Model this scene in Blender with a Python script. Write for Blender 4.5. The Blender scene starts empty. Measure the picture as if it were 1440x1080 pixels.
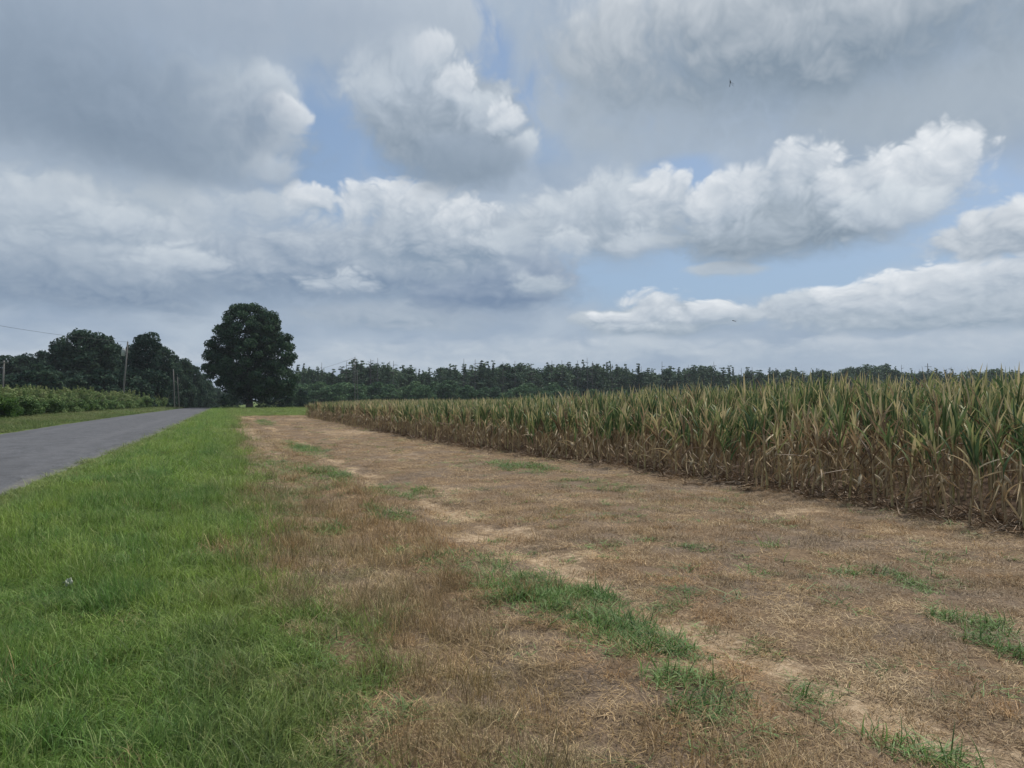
import bpy, math, random
import numpy as np
from mathutils import Vector, Matrix, Euler

# ------------------------------------------------------------------ scene, camera, world, sun
scene = bpy.context.scene
COL = scene.collection
R = math.radians
F_PX, CAM_H, HORIZON = 1080.0, 1.6, 563.0          # focal length and horizon in photo pixels (1440x1080)
YAW = R(21.3)
PITCH = math.atan((HORIZON - 540) / F_PX)
cy_, sy_ = math.cos(YAW), math.sin(YAW)

cam_data = bpy.data.cameras.new("camera")
cam_data.sensor_width = 36
cam_data.lens = 36 * F_PX / 1440
cam_data.clip_start = 0.05
cam_data.clip_end = 9000
cam = bpy.data.objects.new("camera", cam_data)
COL.objects.link(cam)
cam.location = (0, 0, CAM_H)
cam.rotation_euler = (math.pi / 2 + PITCH, 0, -YAW)
scene.camera = cam
scene.view_settings.view_transform = 'Standard'
scene.view_settings.look = 'None'
scene.view_settings.exposure = 0.0
scene.view_settings.gamma = 1.0
scene.cycles.max_bounces = 6
scene.cycles.diffuse_bounces = 3
scene.cycles.glossy_bounces = 2
scene.cycles.transmission_bounces = 3
scene.cycles.transparent_max_bounces = 6
scene.cycles.use_denoising = True
scene.cycles.denoiser = 'OPENIMAGEDENOISE'
scene.cycles.caustics_reflective = False
scene.cycles.caustics_refractive = False

SUN_EL, SUN_AZ = R(58), R(62)                      # azimuth from +Y (the road) towards +X
sun_dir = Vector((math.sin(SUN_AZ) * math.cos(SUN_EL), math.cos(SUN_AZ) * math.cos(SUN_EL), math.sin(SUN_EL)))
sd = bpy.data.lights.new("sun", 'SUN')
sd.energy = 4.4
sd.angle = R(6)
sd.color = (1.0, 0.93, 0.83)
sun = bpy.data.objects.new("sun", sd)
COL.objects.link(sun)
sun.rotation_euler = (-sun_dir).to_track_quat('-Z', 'Y').to_euler()


def ray(px, py):
    x = (px - 720) / F_PX
    y = (540 - py) / F_PX
    f = math.cos(PITCH) - y * math.sin(PITCH)
    u = math.sin(PITCH) + y * math.cos(PITCH)
    return Vector((x * cy_ + f * sy_, -x * sy_ + f * cy_, u)), f


def at(px, py, z=0.0):
    """point of the plane z seen at a pixel of the photograph"""
    d, f = ray(px, py)
    t = (z - CAM_H) / d.z
    return d.x * t, d.y * t


def at_dist(px, depth):
    """ground position in the direction of photo column px at a depth along the view axis"""
    xr = (px - 720) / F_PX * depth
    return xr * cy_ + depth * sy_, -xr * sy_ + depth * cy_


def azel(px, py):
    d, _ = ray(px, py)
    d.normalize()
    return math.degrees(math.atan2(d.x, d.y)), math.degrees(math.asin(d.z))


def lin(c):
    return tuple(((v / 255) / 12.92 if v / 255 <= 0.04045 else ((v / 255 + 0.055) / 1.055) ** 2.4) for v in c)


class NT:
    """small helper for node trees"""
    def __init__(self, tree):
        self.t = tree
        tree.nodes.clear()

    def n(self, kind, **kw):
        nd = self.t.nodes.new(kind)
        for k, v in kw.items():
            setattr(nd, k, v)
        return nd

    def put(self, sock, v):
        if isinstance(v, bpy.types.NodeSocket):
            self.t.links.new(v, sock)
        elif v is not None:
            if hasattr(sock.default_value, '__len__') and not isinstance(v, (int, float)):
                v = tuple(v)
                if len(v) == 3 and len(sock.default_value) == 4:
                    v = v + (1,)
            sock.default_value = v

    def m(self, op, a, b=None, c=None, clamp=False):
        nd = self.n('ShaderNodeMath', operation=op, use_clamp=clamp)
        for i, v in enumerate((a, b, c)):
            if v is not None:
                self.put(nd.inputs[i], v)
        return nd.outputs[0]

    def vm(self, op, a, b=None, scale=None):
        nd = self.n('ShaderNodeVectorMath', operation=op)
        self.put(nd.inputs[0], a)
        if b is not None:
            self.put(nd.inputs[1], b)
        if scale is not None:
            self.put(nd.inputs['Scale'], scale)
        return nd.outputs[1] if op in ('DOT_PRODUCT', 'LENGTH') else nd.outputs[0]

    def mr(self, v, a, b, c=0.0, d=1.0, smooth=True):
        nd = self.n('ShaderNodeMapRange', interpolation_type='SMOOTHSTEP' if smooth else 'LINEAR')
        nd.clamp = True
        for i, x in enumerate((v, a, b, c, d)):
            self.put(nd.inputs[i], x)
        return nd.outputs[0]

    def mix(self, f, a, b, blend='MIX'):
        nd = self.n('ShaderNodeMix', data_type='RGBA', blend_type=blend)
        self.put(nd.inputs[0], f)
        self.put(nd.inputs[6], a)
        self.put(nd.inputs[7], b)
        return nd.outputs[2]

    def noise(self, vec, scale, detail=4, rough=0.55, dist=0.0, col=False, dim='3D'):
        nd = self.n('ShaderNodeTexNoise', noise_dimensions=dim)
        self.put(nd.inputs['Vector'], vec)
        self.put(nd.inputs['Scale'], scale)
        self.put(nd.inputs['Detail'], detail)
        self.put(nd.inputs['Roughness'], rough)
        self.put(nd.inputs['Distortion'], dist)
        return nd.outputs[1] if col else nd.outputs[0]


def build_world():
    w = bpy.data.worlds.new("World")
    scene.world = w
    w.use_nodes = True
    w.cycles.sampling_method = 'MANUAL'
    w.cycles.sample_map_resolution = 256
    t = NT(w.node_tree)
    out = t.n('ShaderNodeOutputWorld')
    bg = t.n('ShaderNodeBackground')
    STR = 0.1
    bg.inputs[1].default_value = STR
    t.t.links.new(bg.outputs[0], out.inputs[0])
    sky = t.n('ShaderNodeTexSky', sky_type='NISHITA')
    sky.sun_disc = False
    sky.sun_elevation = SUN_EL
    sky.sun_rotation = SUN_AZ
    sky.air_density = 1.0
    sky.dust_density = 1.5
    sky.ozone_density = 2.0
    co = t.n('ShaderNodeTexCoord').outputs['Generated']
    d = t.vm('NORMALIZE', co)
    sp = t.n('ShaderNodeSeparateXYZ')
    t.put(sp.inputs[0], d)
    x, y, z = sp.outputs
    P = t.m('MULTIPLY', t.m('ARCTAN2', x, y), 180 / math.pi)
    Q = t.m('MULTIPLY', t.m('ARCSINE', z), 180 / math.pi)
    # noise plane: features get flatter towards the horizon
    v = t.m('MULTIPLY', t.m('LOGARITHM', t.m('ADD', 1.0, t.m('DIVIDE', t.m('MAXIMUM', Q, -3.0), 6.0)), math.e), 26.0)
    cb = t.n('ShaderNodeCombineXYZ')
    t.put(cb.inputs[0], P)
    t.put(cb.inputs[1], v)
    nv = cb.outputs[0]
    wc = t.noise(nv, 0.22, 2, 0.5, col=True, dim='2D')
    wv = t.vm('SCALE', t.vm('SUBTRACT', wc, (0.5, 0.5, 0.5)), scale=2.0)
    ws = t.n('ShaderNodeSeparateXYZ')
    t.put(ws.inputs[0], wv)
    Pw = t.m('ADD', P, ws.outputs[0])
    Qw = t.m('ADD', Q, t.m('MULTIPLY', ws.outputs[1], 0.6))
    nvw = t.vm('ADD', nv, wv)
    n1 = t.m('SUBTRACT', t.noise(nvw, 0.16, 6, 0.5, dim='2D'), 0.5)

    def billow(vec):
        """rounded heads with sharp creases between them, in four sizes"""
        tot = None
        for k, (sc, w) in enumerate(((0.15, 0.85), (0.34, 0.68), (0.8, 0.40), (1.9, 0.2))):
            a_ = t.m('ABSOLUTE', t.m('SUBTRACT', t.noise(t.vm('ADD', vec, (7.3 * k, 3.1 * k, 0)), sc, 0.6, 0.4, dim='2D'), 0.5))
            tot = t.m('MULTIPLY', a_, 2.0 * w) if tot is None else t.m('MULTIPLY_ADD', a_, 2.0 * w, tot)
        return tot
    b0 = billow(nvw)
    b1 = billow(t.vm('ADD', nvw, (0.5, 0.75, 0.0)))
    relief = t.m('SUBTRACT', b0, b1)
    puff = t.m('SUBTRACT', b0, 0.48)
    edge = t.m('ADD', t.m('MULTIPLY', n1, 0.7), t.m('MULTIPLY', puff, 0.5))
    shade = t.m('ADD', t.m('MULTIPLY', relief, 0.62), t.m('ADD', t.m('MULTIPLY_ADD', puff, 0.42, -0.08), t.m('MULTIPLY', n1, 0.6)))

    # clear sky: Nishita, milky near the horizon
    mil = t.mr(Q, 0.0, 16.0, 0.85, 0.42)
    k = 1.0 / STR
    L = lambda c: tuple(a * k for a in lin(c))
    clear = t.mix(mil, sky.outputs[0], L((146, 174, 206)))
    # a grey high deck nearly everywhere, opened by a few blue gaps
    deck = t.mix(t.m('ADD', 0.5, t.m('MULTIPLY', n1, 1.6), clamp=True), L((150, 167, 188)), L((186, 198, 210)))
    gap = None
    for (px, py, w_, h_, sh) in GAPS:
        a0, e0 = azel(px, py)
        dq = t.m('SUBTRACT', Qw, e0)
        dp = t.m('SUBTRACT', Pw, a0)
        if sh:
            dp = t.m('ADD', dp, t.m('MULTIPLY', dq, sh))
        u = t.m('MULTIPLY', dp, 18.6 / w_)
        vv = t.m('MULTIPLY', dq, 18.6 / h_)
        r = t.m('SQRT', t.m('ADD', t.m('MULTIPLY', u, u), t.m('MULTIPLY', vv, vv)))
        g_ = t.m('SUBTRACT', 1.0, r)
        gap = g_ if gap is None else t.m('MAXIMUM', gap, g_)
    cover = t.mr(t.m('ADD', gap, t.m('MULTIPLY', n1, -0.9)), -0.25, 0.45, 0.93, 0.0)
    col = t.mix(cover, clear, deck)

    def cloud(col, px, py, w_, ht, hb, top, base, soft=0.35, amp=1.0, shear=0.0, tilt=0.0, dens=1.0, lo=-0.12, hi=1.08, sh=0.62):
        """one cloud: centre and half sizes given as they lie in the sky, lit top and grey base"""
        a0, e0 = azel(px, py)
        g = 1 / 18.6
        dq = t.m('SUBTRACT', Qw, e0)
        dp = t.m('SUBTRACT', Pw, a0)
        if shear:
            dp = t.m('ADD', dp, t.m('MULTIPLY', dq, shear))
        if tilt:
            dq = t.m('ADD', dq, t.m('MULTIPLY', dp, tilt))
        u = t.m('DIVIDE', dp, w_ * g)
        vv = t.m('MAXIMUM', t.m('DIVIDE', dq, ht * g), t.m('DIVIDE', dq, -hb * g))
        r = t.m('SQRT', t.m('ADD', t.m('MULTIPLY', u, u), t.m('MULTIPLY', vv, vv)))
        dd = t.m('ADD', t.m('SUBTRACT', 1.0, r), t.m('MULTIPLY', edge, amp))
        under = t.m('MULTIPLY_ADD', t.mr(dq, 0.35 * ht * g, -hb * g, 0.0, 2.2), soft, soft)
        al = t.mr(dd, 0.0, under, 0.0, dens)
        s = t.mr(dq, -hb * g, ht * g, lo, hi, smooth=False)
        s = t.m('ADD', s, t.m('MULTIPLY', shade, sh), clamp=True)
        c = t.mix(s, L(base), L(top))
        return t.mix(al, col, c)

    for c in CLOUDS:
        col = cloud(col, **c)
    big = t.m('SUBTRACT', t.noise(nv, 0.05, 3, 0.5, dim='2D'), 0.5)
    # elsewhere round the sky: a broken deck like the one in view
    dk = t.mr(t.m('ADD', t.m('ADD', n1, t.m('MULTIPLY', big, 1.2)), 0.12), 0.0, 0.3)
    dc = t.mix(t.m('ADD', 0.5, shade, clamp=True), L((138, 152, 168)), L((196, 204, 212)))
    awayP = t.mr(t.m('ABSOLUTE', t.m('SUBTRACT', P, 21.3)), 38.0, 46.0)
    awayQ = t.mr(Q, 31.0, 37.0)
    away = t.m('MULTIPLY', dk, t.m('MAXIMUM', awayP, awayQ))
    col = t.mix(away, col, dc)
    # pale air low over the land
    col = t.mix(t.mr(Q, 0.0, 3.2, 0.55, 0.0), col, L((164, 178, 192)))
    t.put(bg.inputs[0], col)


HEAD = dict(top=(234, 238, 242), base=(166, 180, 195), soft=0.34, amp=1.2, lo=-0.1, hi=1.0, sh=0.6, dens=0.93)
SOFT = dict(top=(212, 220, 227), base=(164, 178, 194), soft=0.5, amp=1.15, dens=0.85, lo=-0.1, hi=1.0, sh=0.5)


def head(px, py, w_, ht, hb, kind=HEAD, **kw):
    """one rounded head of a cumulus"""
    return dict(kind, px=px, py=py, w_=w_, ht=ht, hb=hb, **kw)


GAPS = [(445, 215, 75, 95, 0.2), (672, 70, 52, 120, 0.45), (765, 150, 55, 60, 0.2), (880, 172, 45, 18, 0), (955, 246, 70, 26, 0),
        (1060, 375, 300, 62, 0), (1390, 300, 110, 60, 0), (560, 200, 60, 70, 0), (520, 40, 60, 30, 0)]
CLOUDS = [
    # far low layers first
    dict(px=250, py=520, w_=420, ht=40, hb=26, top=(198, 207, 216), base=(166, 181, 197), soft=0.6, amp=0.7, dens=0.8),
    dict(px=860, py=500, w_=520, ht=30, hb=22, top=(198, 207, 216), base=(166, 181, 197), soft=0.6, amp=0.8, dens=0.8),
    dict(px=1280, py=490, w_=260, ht=26, hb=22, top=(196, 205, 215), base=(166, 181, 197), soft=0.6, amp=0.8, dens=0.8),
    dict(px=560, py=455, w_=200, ht=44, hb=22, top=(192, 202, 212), base=(146, 163, 182), soft=0.5, amp=0.9),
    dict(px=925, py=458, w_=140, ht=40, hb=24, top=(206, 214, 221), base=(152, 168, 184), soft=0.25, amp=0.6),
    head(870, 452, 48, 24, 20), head(930, 436, 58, 34, 26), head(995, 445, 50, 24, 20),
    dict(px=1150, py=440, w_=110, ht=30, hb=22, top=(206, 214, 222), base=(154, 169, 185), soft=0.3, amp=0.75),
    dict(px=1330, py=445, w_=220, ht=52, hb=30, top=(206, 214, 222), base=(152, 168, 184), soft=0.28, amp=0.6),
    head(1135, 436, 58, 30, 22, SOFT), head(1205, 428, 50, 32, 24), head(1290, 418, 60, 36, 28), head(1385, 400, 70, 40, 30), head(1445, 385, 60, 40, 30),
    dict(px=1430, py=340, w_=105, ht=52, hb=26, top=(224, 229, 234), base=(158, 172, 187), soft=0.2, amp=0.7),
    # the grey bank across the left and the middle
    dict(px=90, py=330, w_=300, ht=90, hb=60, top=(196, 206, 215), base=(150, 166, 184), soft=0.5, amp=0.8, sh=0.45),
    dict(px=110, py=405, w_=330, ht=80, hb=46, top=(188, 199, 210), base=(128, 147, 170), soft=0.4, amp=0.7, sh=0.4, lo=-0.3),
    dict(px=470, py=395, w_=250, ht=110, hb=62, top=(200, 209, 218), base=(126, 146, 170), soft=0.38, amp=0.75, sh=0.45, lo=-0.3),
    dict(px=700, py=412, w_=150, ht=100, hb=56, top=(186, 197, 210), base=(122, 142, 168), soft=0.35, amp=0.75, sh=0.4, lo=-0.35),
    head(60, 285, 90, 40, 34, SOFT), head(170, 320, 80, 34, 30, SOFT), head(255, 372, 70, 30, 26, SOFT), head(320, 300, 70, 40, 36, SOFT),
    head(560, 360, 90, 40, 30, SOFT), head(480, 405, 80, 26, 20, SOFT),
    dict(px=620, py=345, w_=160, ht=80, hb=60, top=(206, 214, 222), base=(138, 156, 176), soft=0.3, amp=0.65, lo=-0.25),
    head(395, 290, 50, 30, 34, SOFT), head(438, 284, 42, 28, 32), head(512, 285, 48, 36, 40), head(585, 284, 62, 40, 46), head(660, 308, 52, 36, 40), head(722, 340, 46, 30, 34, SOFT),
    dict(px=760, py=405, w_=60, ht=26, hb=16, top=(196, 206, 215), base=(152, 168, 186), soft=0.4, amp=0.6),
    # middle right cumulus
    dict(px=865, py=325, w_=160, ht=90, hb=68, top=(206, 214, 222), base=(150, 166, 183), soft=0.35, amp=0.65),
    head(800, 300, 58, 44, 44, SOFT), head(870, 285, 58, 46, 46, SOFT), head(935, 275, 52, 44, 46), head(800, 350, 46, 30, 30, SOFT), head(900, 340, 60, 34, 34, SOFT),
    dict(px=1020, py=382, w_=64, ht=16, hb=10, top=(196, 206, 216), base=(168, 183, 198), soft=0.4, amp=0.7),
    # upper right deck
    dict(px=850, py=190, w_=230, ht=110, hb=70, top=(194, 204, 214), base=(158, 173, 190), soft=0.6, amp=0.8, dens=0.92, sh=0.4),
    dict(px=1340, py=180, w_=300, ht=110, hb=80, top=(184, 195, 206), base=(150, 165, 181), soft=0.6, amp=0.7, dens=0.95, sh=0.35),
    dict(px=1130, py=90, w_=500, ht=230, hb=125, top=(236, 240, 244), base=(134, 150, 166), soft=0.5, amp=0.75, tilt=-0.03, lo=-0.42, hi=0.98, sh=0.3),
    dict(px=1130, py=310, w_=210, ht=80, hb=66, top=(196, 206, 215), base=(136, 152, 168), soft=0.28, amp=0.55, lo=-0.3, tilt=-0.08),
    dict(px=1040, py=345, w_=90, ht=44, hb=40, top=(176, 188, 200), base=(132, 148, 164), soft=0.4, amp=0.6),
    head(1000, 300, 52, 48, 46), head(1050, 262, 56, 42, 50), head(1120, 240, 80, 50, 62), head(1195, 262, 66, 42, 52), head(1250, 250, 56, 42, 50), head(1325, 242, 74, 56, 62), head(1270, 295, 90, 30, 40, SOFT),
    # centre cloud with the bright right rim
    dict(px=560, py=70, w_=170, ht=140, hb=120, top=(192, 202, 213), base=(162, 176, 192), soft=0.45, amp=0.7, sh=0.4),
    dict(px=620, py=185, w_=150, ht=120, hb=100, top=(184, 195, 207), base=(134, 150, 167), soft=0.22, amp=0.6, shear=0.3, lo=-0.2, sh=0.5),
    head(520, 130, 70, 66, 66, SOFT), head(588, 100, 60, 58, 70, SOFT), head(606, 72, 34, 28, 40), head(640, 125, 48, 46, 60), head(680, 160, 50, 40, 60, SOFT), head(708, 172, 36, 34, 44), head(742, 205, 34, 30, 40, SOFT),
    dict(px=655, py=235, w_=110, ht=52, hb=50, top=(160, 174, 190), base=(128, 145, 163), soft=0.45, amp=0.5, sh=0.35),
    # great dark cloud at the upper left
    dict(px=250, py=40, w_=440, ht=130, hb=90, top=(172, 184, 199), base=(152, 167, 185), soft=0.7, amp=0.8, sh=0.35),
    dict(px=300, py=190, w_=130, ht=96, hb=80, top=(192, 203, 213), base=(146, 162, 179), soft=0.35, amp=0.7),
    head(325, 165, 70, 56, 56, SOFT), head(382, 140, 44, 46, 50, SOFT), head(402, 168, 34, 30, 36), head(360, 205, 58, 40, 40, SOFT), head(385, 238, 40, 24, 26, SOFT),
    dict(px=120, py=190, w_=320, ht=200, hb=104, top=(154, 169, 187), base=(124, 141, 160), soft=0.6, amp=0.7, tilt=0.12, sh=0.35),
]
build_world()

# ------------------------------------------------------------------ helpers
rng = np.random.default_rng(7)


def hash2(ix, iy, seed):
    h = (ix.astype(np.int64) * 374761393 + iy.astype(np.int64) * 668265263 + seed * 1442695041) & 0x7fffffff
    h = ((h ^ (h >> 13)) * 1274126177) & 0x7fffffff
    return ((h ^ (h >> 16)) & 0xffff) / 65535.0


def vnoise(x, y, seed=0):
    x = np.asarray(x, float)
    y = np.asarray(y, float)
    ix, iy = np.floor(x), np.floor(y)
    fx, fy = x - ix, y - iy
    fx, fy = fx * fx * (3 - 2 * fx), fy * fy * (3 - 2 * fy)
    a, b = hash2(ix, iy, seed), hash2(ix + 1, iy, seed)
    c, d = hash2(ix, iy + 1, seed), hash2(ix + 1, iy + 1, seed)
    return (a * (1 - fx) + b * fx) * (1 - fy) + (c * (1 - fx) + d * fx) * fy


def fbm(x, y, seed=0, oct=4):
    s, a, n = 0.0, 0.5, 0.0
    for o in range(oct):
        s = s + a * vnoise(np.asarray(x) * 2 ** o, np.asarray(y) * 2 ** o, seed + o * 17)
        n += a
        a *= 0.5
    return s / n


def sstep(a, b, x):
    t = np.clip((np.asarray(x, float) - a) / (b - a), 0, 1)
    return t * t * (3 - 2 * t)


def mesh_np(name, verts, faces, mats=(), attrs=None, fmat=None, smooth=False):
    """mesh from arrays; faces is (n,4) or (n,3) or a list of such arrays"""
    fl = faces if isinstance(faces, list) and np.ndim(faces[0]) == 2 else [faces]
    fl = [np.asarray(f, np.int32) for f in fl if len(f)]
    me = bpy.data.meshes.new(name)
    verts = np.asarray(verts, np.float32)
    me.vertices.add(len(verts))
    me.vertices.foreach_set("co", verts.ravel())
    nl = sum(f.size for f in fl)
    nf = sum(len(f) for f in fl)
    me.loops.add(nl)
    me.loops.foreach_set("vertex_index", np.concatenate([f.ravel() for f in fl]))
    me.polygons.add(nf)
    tot = np.concatenate([np.full(len(f), f.shape[1], np.int32) for f in fl])
    me.polygons.foreach_set("loop_start", np.concatenate([[0], np.cumsum(tot)[:-1]]).astype(np.int32))
    if fmat is not None:
        me.polygons.foreach_set("material_index", np.asarray(fmat, np.int32))
    if smooth:
        me.polygons.foreach_set("use_smooth", np.ones(nf, bool))
    for m in mats:
        me.materials.append(m)
    for k, v in (attrs or {}).items():
        v = np.asarray(v, np.float32)
        if v.ndim == 1:
            at_ = me.attributes.new(k, 'FLOAT', 'POINT')
            at_.data.foreach_set("value", v)
        else:
            at_ = me.attributes.new(k, 'FLOAT_COLOR', 'POINT')
            at_.data.foreach_set("color", np.column_stack([v, np.ones(len(v))]).astype(np.float32).ravel())
    me.update(calc_edges=True)
    me.validate()
    return me


def obj(name, me, parent=None, loc=(0, 0, 0)):
    o = bpy.data.objects.new(name, me)
    COL.objects.link(o)
    o.location = loc
    if parent is not None:
        o.parent = parent
    return o


def tag(o, label=None, cat=None, group=None, kind=None):
    if label:
        o["label"] = label
    if cat:
        o["category"] = cat
    if group:
        o["group"] = group
    if kind:
        o["kind"] = kind
    return o


def thing(name, label, cat, loc, rz=0.0, group=None):
    o = bpy.data.objects.new(name, None)
    COL.objects.link(o)
    o.location = loc
    o.rotation_euler = (0, 0, rz)
    return tag(o, label, cat, group)


def tube(path, radii, sides=8, cap=True):
    """verts, quads of a tube along a path"""
    P = [Vector(p) for p in path]
    vs, fs = [], []
    ref = Vector((1, 0.13, 0.07))
    for i, p in enumerate(P):
        t = (P[min(i + 1, len(P) - 1)] - P[max(i - 1, 0)]).normalized()
        a = t.cross(ref)
        if a.length < 0.1:
            a = t.cross(Vector((0, 1, 0)))
        a.normalize()
        b = t.cross(a)
        for k in range(sides):
            q = 2 * math.pi * k / sides
            vs.append(p + (a * math.cos(q) + b * math.sin(q)) * radii[i])
    for i in range(len(P) - 1):
        for k in range(sides):
            k2 = (k + 1) % sides
            fs.append((i * sides + k, i * sides + k2, (i + 1) * sides + k2, (i + 1) * sides + k))
    if cap:
        vs.append(P[-1])
        n = len(vs) - 1
        s = (len(P) - 1) * sides
        for k in range(0, sides, 2):
            fs.append((s + k, s + (k + 1) % sides, s + (k + 2) % sides, n))
    return np.array([tuple(v) for v in vs]), np.array(fs)


def join(parts):
    vs, fs, off = [], [], 0
    for v, f in parts:
        vs.append(v)
        fs.append(np.asarray(f) + off)
        off += len(v)
    return np.concatenate(vs), np.concatenate(fs)


# ------------------------------------------------------------------ materials
def mat_new(name):
    m = bpy.data.materials.new(name)
    m.use_nodes = True
    return m, NT(m.node_tree)


def leaf_mat(name, stops, trans=0.3, inst=False, spread=0.35, objvar=0.25, rough=0.55, spec=0.25):
    """foliage: colour ramp over a per-leaf random value, varied per plant; light passes through thin leaves"""
    m, t = mat_new(name)
    out = t.n('ShaderNodeOutputMaterial')
    v = t.n('ShaderNodeAttribute', attribute_name='v').outputs['Fac']
    if inst:
        base = t.n('ShaderNodeAttribute', attribute_name='col', attribute_type='INSTANCER').outputs['Color']
        f = t.mr(v, 0, 1, 1 - spread, 1 + spread, smooth=False)
        col = t.mix(1.0, base, f, blend='MULTIPLY')
        col = t.mix(t.mr(v, 0.86, 0.9, 0.0, 0.5), col, stops[0])
        col = t.mix(t.mr(v, 0.0, 0.09, 0.45, 0.0), col, stops[1])
    else:
        rp = t.n('ShaderNodeValToRGB')
        rp.color_ramp.interpolation = 'LINEAR'
        els = rp.color_ramp.elements
        while len(els) < len(stops):
            els.new(0.5)
        for i, c in enumerate(stops):
            els[i].position = i / (len(stops) - 1)
            els[i].color = tuple(c) + (1,)
        rnd = t.n('ShaderNodeObjectInfo').outputs['Random']
        vv = t.m('ADD', v, t.m('MULTIPLY', t.m('SUBTRACT', rnd, 0.5), objvar), clamp=True)
        t.put(rp.inputs[0], vv)
        col = rp.outputs[0]
    pb = t.n('ShaderNodeBsdfPrincipled')
    t.put(pb.inputs['Base Color'], col)
    pb.inputs['Roughness'].default_value = rough
    pb.inputs['Specular IOR Level'].default_value = spec
    if trans:
        tr = t.n('ShaderNodeBsdfTranslucent')
        t.put(tr.inputs[0], col)
        mx = t.n('ShaderNodeMixShader')
        mx.inputs[0].default_value = trans
        t.t.links.new(pb.outputs[0], mx.inputs[1])
        t.t.links.new(tr.outputs[0], mx.inputs[2])
        t.t.links.new(mx.outputs[0], out.inputs[0])
    else:
        t.t.links.new(pb.outputs[0], out.inputs[0])
    return m


def noise_mat(name, c1, c2, scale=8.0, rough=0.85, bump=0.3, stretch=(1, 1, 1), spec=0.25, detail=6):
    m, t = mat_new(name)
    out = t.n('ShaderNodeOutputMaterial')
    pb = t.n('ShaderNodeBsdfPrincipled')
    co = t.vm('MULTIPLY', t.n('ShaderNodeTexCoord').outputs['Object'], stretch)
    n = t.noise(co, scale, detail, 0.65)
    t.put(pb.inputs['Base Color'], t.mix(t.mr(n, 0.3, 0.7), c1, c2))
    pb.inputs['Roughness'].default_value = rough
    pb.inputs['Specular IOR Level'].default_value = spec
    if bump:
        b = t.n('ShaderNodeBump')
        b.inputs['Strength'].default_value = bump
        t.put(b.inputs['Height'], n)
        t.put(pb.inputs['Normal'], b.outputs[0])
    t.t.links.new(pb.outputs[0], out.inputs[0])
    return m


# ------------------------------------------------------------------ the lie of the land
def road_right(y):
    return np.interp(y, [-40, 5, 15, 32, 50, 100, 146, 180, 320], [-3.9, -3.5, -3.32, -2.72, -2.28, -1.35, -0.45, 0.2, 3.2])


def road_left(y):
    return np.interp(y, [-40, 10, 42, 58, 88, 120, 157, 190, 320], [-9.9, -9.5, -9.35, -9.3, -8.6, -7.4, -6.1, -5.6, -3.2])


def corn_edge(y):
    return np.interp(y, [-20, 6, 14, 19, 28, 45, 74, 90], [9.2, 9.15, 9.1, 8.75, 8.1, 8.0, 8.2, 8.4])


CORN_END = 74.5


def verge_edge(y):
    return np.interp(y, [-10, 3, 6, 13, 40, 68, 84], [0.75, 0.68, 0.6, 0.68, 1.3, 1.95, 2.3])


def patch(px, py, rx, ry, w=1.0):
    x, y = at(px, py)
    d = CAM_H * F_PX / (py - HORIZON)
    return x, y, rx * d / F_PX, max(ry * d * d / (F_PX * CAM_H), 0.12), w


PATCHES = [patch(*p) for p in [
    (455, 668, 26, 15), (430, 632, 22, 11), (545, 726, 20, 11), (455, 746, 20, 7), (735, 838, 58, 30), (830, 842, 26, 11), (700, 800, 25, 12, .6),
    (868, 895, 55, 32, .9), (940, 930, 28, 8), (955, 965, 40, 17), (1010, 1005, 58, 18), (1115, 978, 42, 8), (640, 800, 18, 28, .6),
    (731, 657, 42, 9, .8), (830, 680, 42, 9, .55), (1250, 815, 32, 16, .65), (1320, 790, 40, 12, .4), (1385, 880, 40, 20, .8), (1425, 915, 26, 24, .9),
    (1060, 805, 12, 8, .7), (1240, 1048, 32, 10), (1155, 1012, 20, 11, .8), (1325, 1062, 40, 11), (975, 772, 18, 10, .6), (1085, 770, 14, 6, .8),
    (371, 594, 9, 3.5), (560, 690, 50, 8, .5), (400, 660, 26, 30, .6), (385, 700, 26, 26, .6), (1170, 960, 16, 12, .7), (540, 985, 40, 30, .35),
    (470, 950, 60, 60, .45), (600, 790, 40, 25, .35)]]
BARES = [patch(*p) for p in [
    (700, 752, 70, 12, 1), (640, 722, 40, 8, .9), (770, 785, 70, 10, .9), (620, 690, 50, 7, .8), (1010, 935, 70, 12, .9), (1180, 990, 70, 12, .8), (1400, 1060, 50, 12, .8),
    (347, 605, 10, 14, .8), (372, 632, 16, 18, .6), (490, 608, 45, 4, .8), (560, 640, 60, 6, .5), (880, 850, 50, 10, .5), (1120, 720, 60, 4, .8), (1000, 690, 70, 4, .6),
    (1330, 735, 60, 3, .3), (390, 655, 40, 8, .4), (345, 588, 12, 2, .9), (430, 590, 30, 1.5, .8), (1220, 1010, 60, 10, .8)]]


def blobmask(L, x, y, seed, k=0.5):
    n = 1.3 * (fbm(x * 2.3, y * 1.5, seed) - 0.5) + 1.3 * (fbm(x * 7, y * 6, seed + 3) - 0.5)
    m = np.zeros(np.shape(x))
    for (a, b, rx, ry, w) in L:
        d = 1 - np.sqrt(((x - a) / (rx * 1.15)) ** 2 + ((y - b) / (ry * 1.15)) ** 2)
        m = np.maximum(m, w * sstep(-0.3, 0.55, d + n * k))
    return m


def green_mask(x, y):
    n = fbm(x * 0.9, y * 0.55, 11) - 0.5 + 0.7 * (fbm(x * 3.1, y * 2.6, 12) - 0.5)
    e = verge_edge(y) + n * 1.3
    g = sstep(0.5, -0.5, x - e)
    end = 83.5 + 5 * (fbm(x * 0.25, y * 0.05, 5) - 0.5)
    g = np.maximum(g, sstep(-0.6, 0.8, y - end) * (x < 400))
    return g


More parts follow.
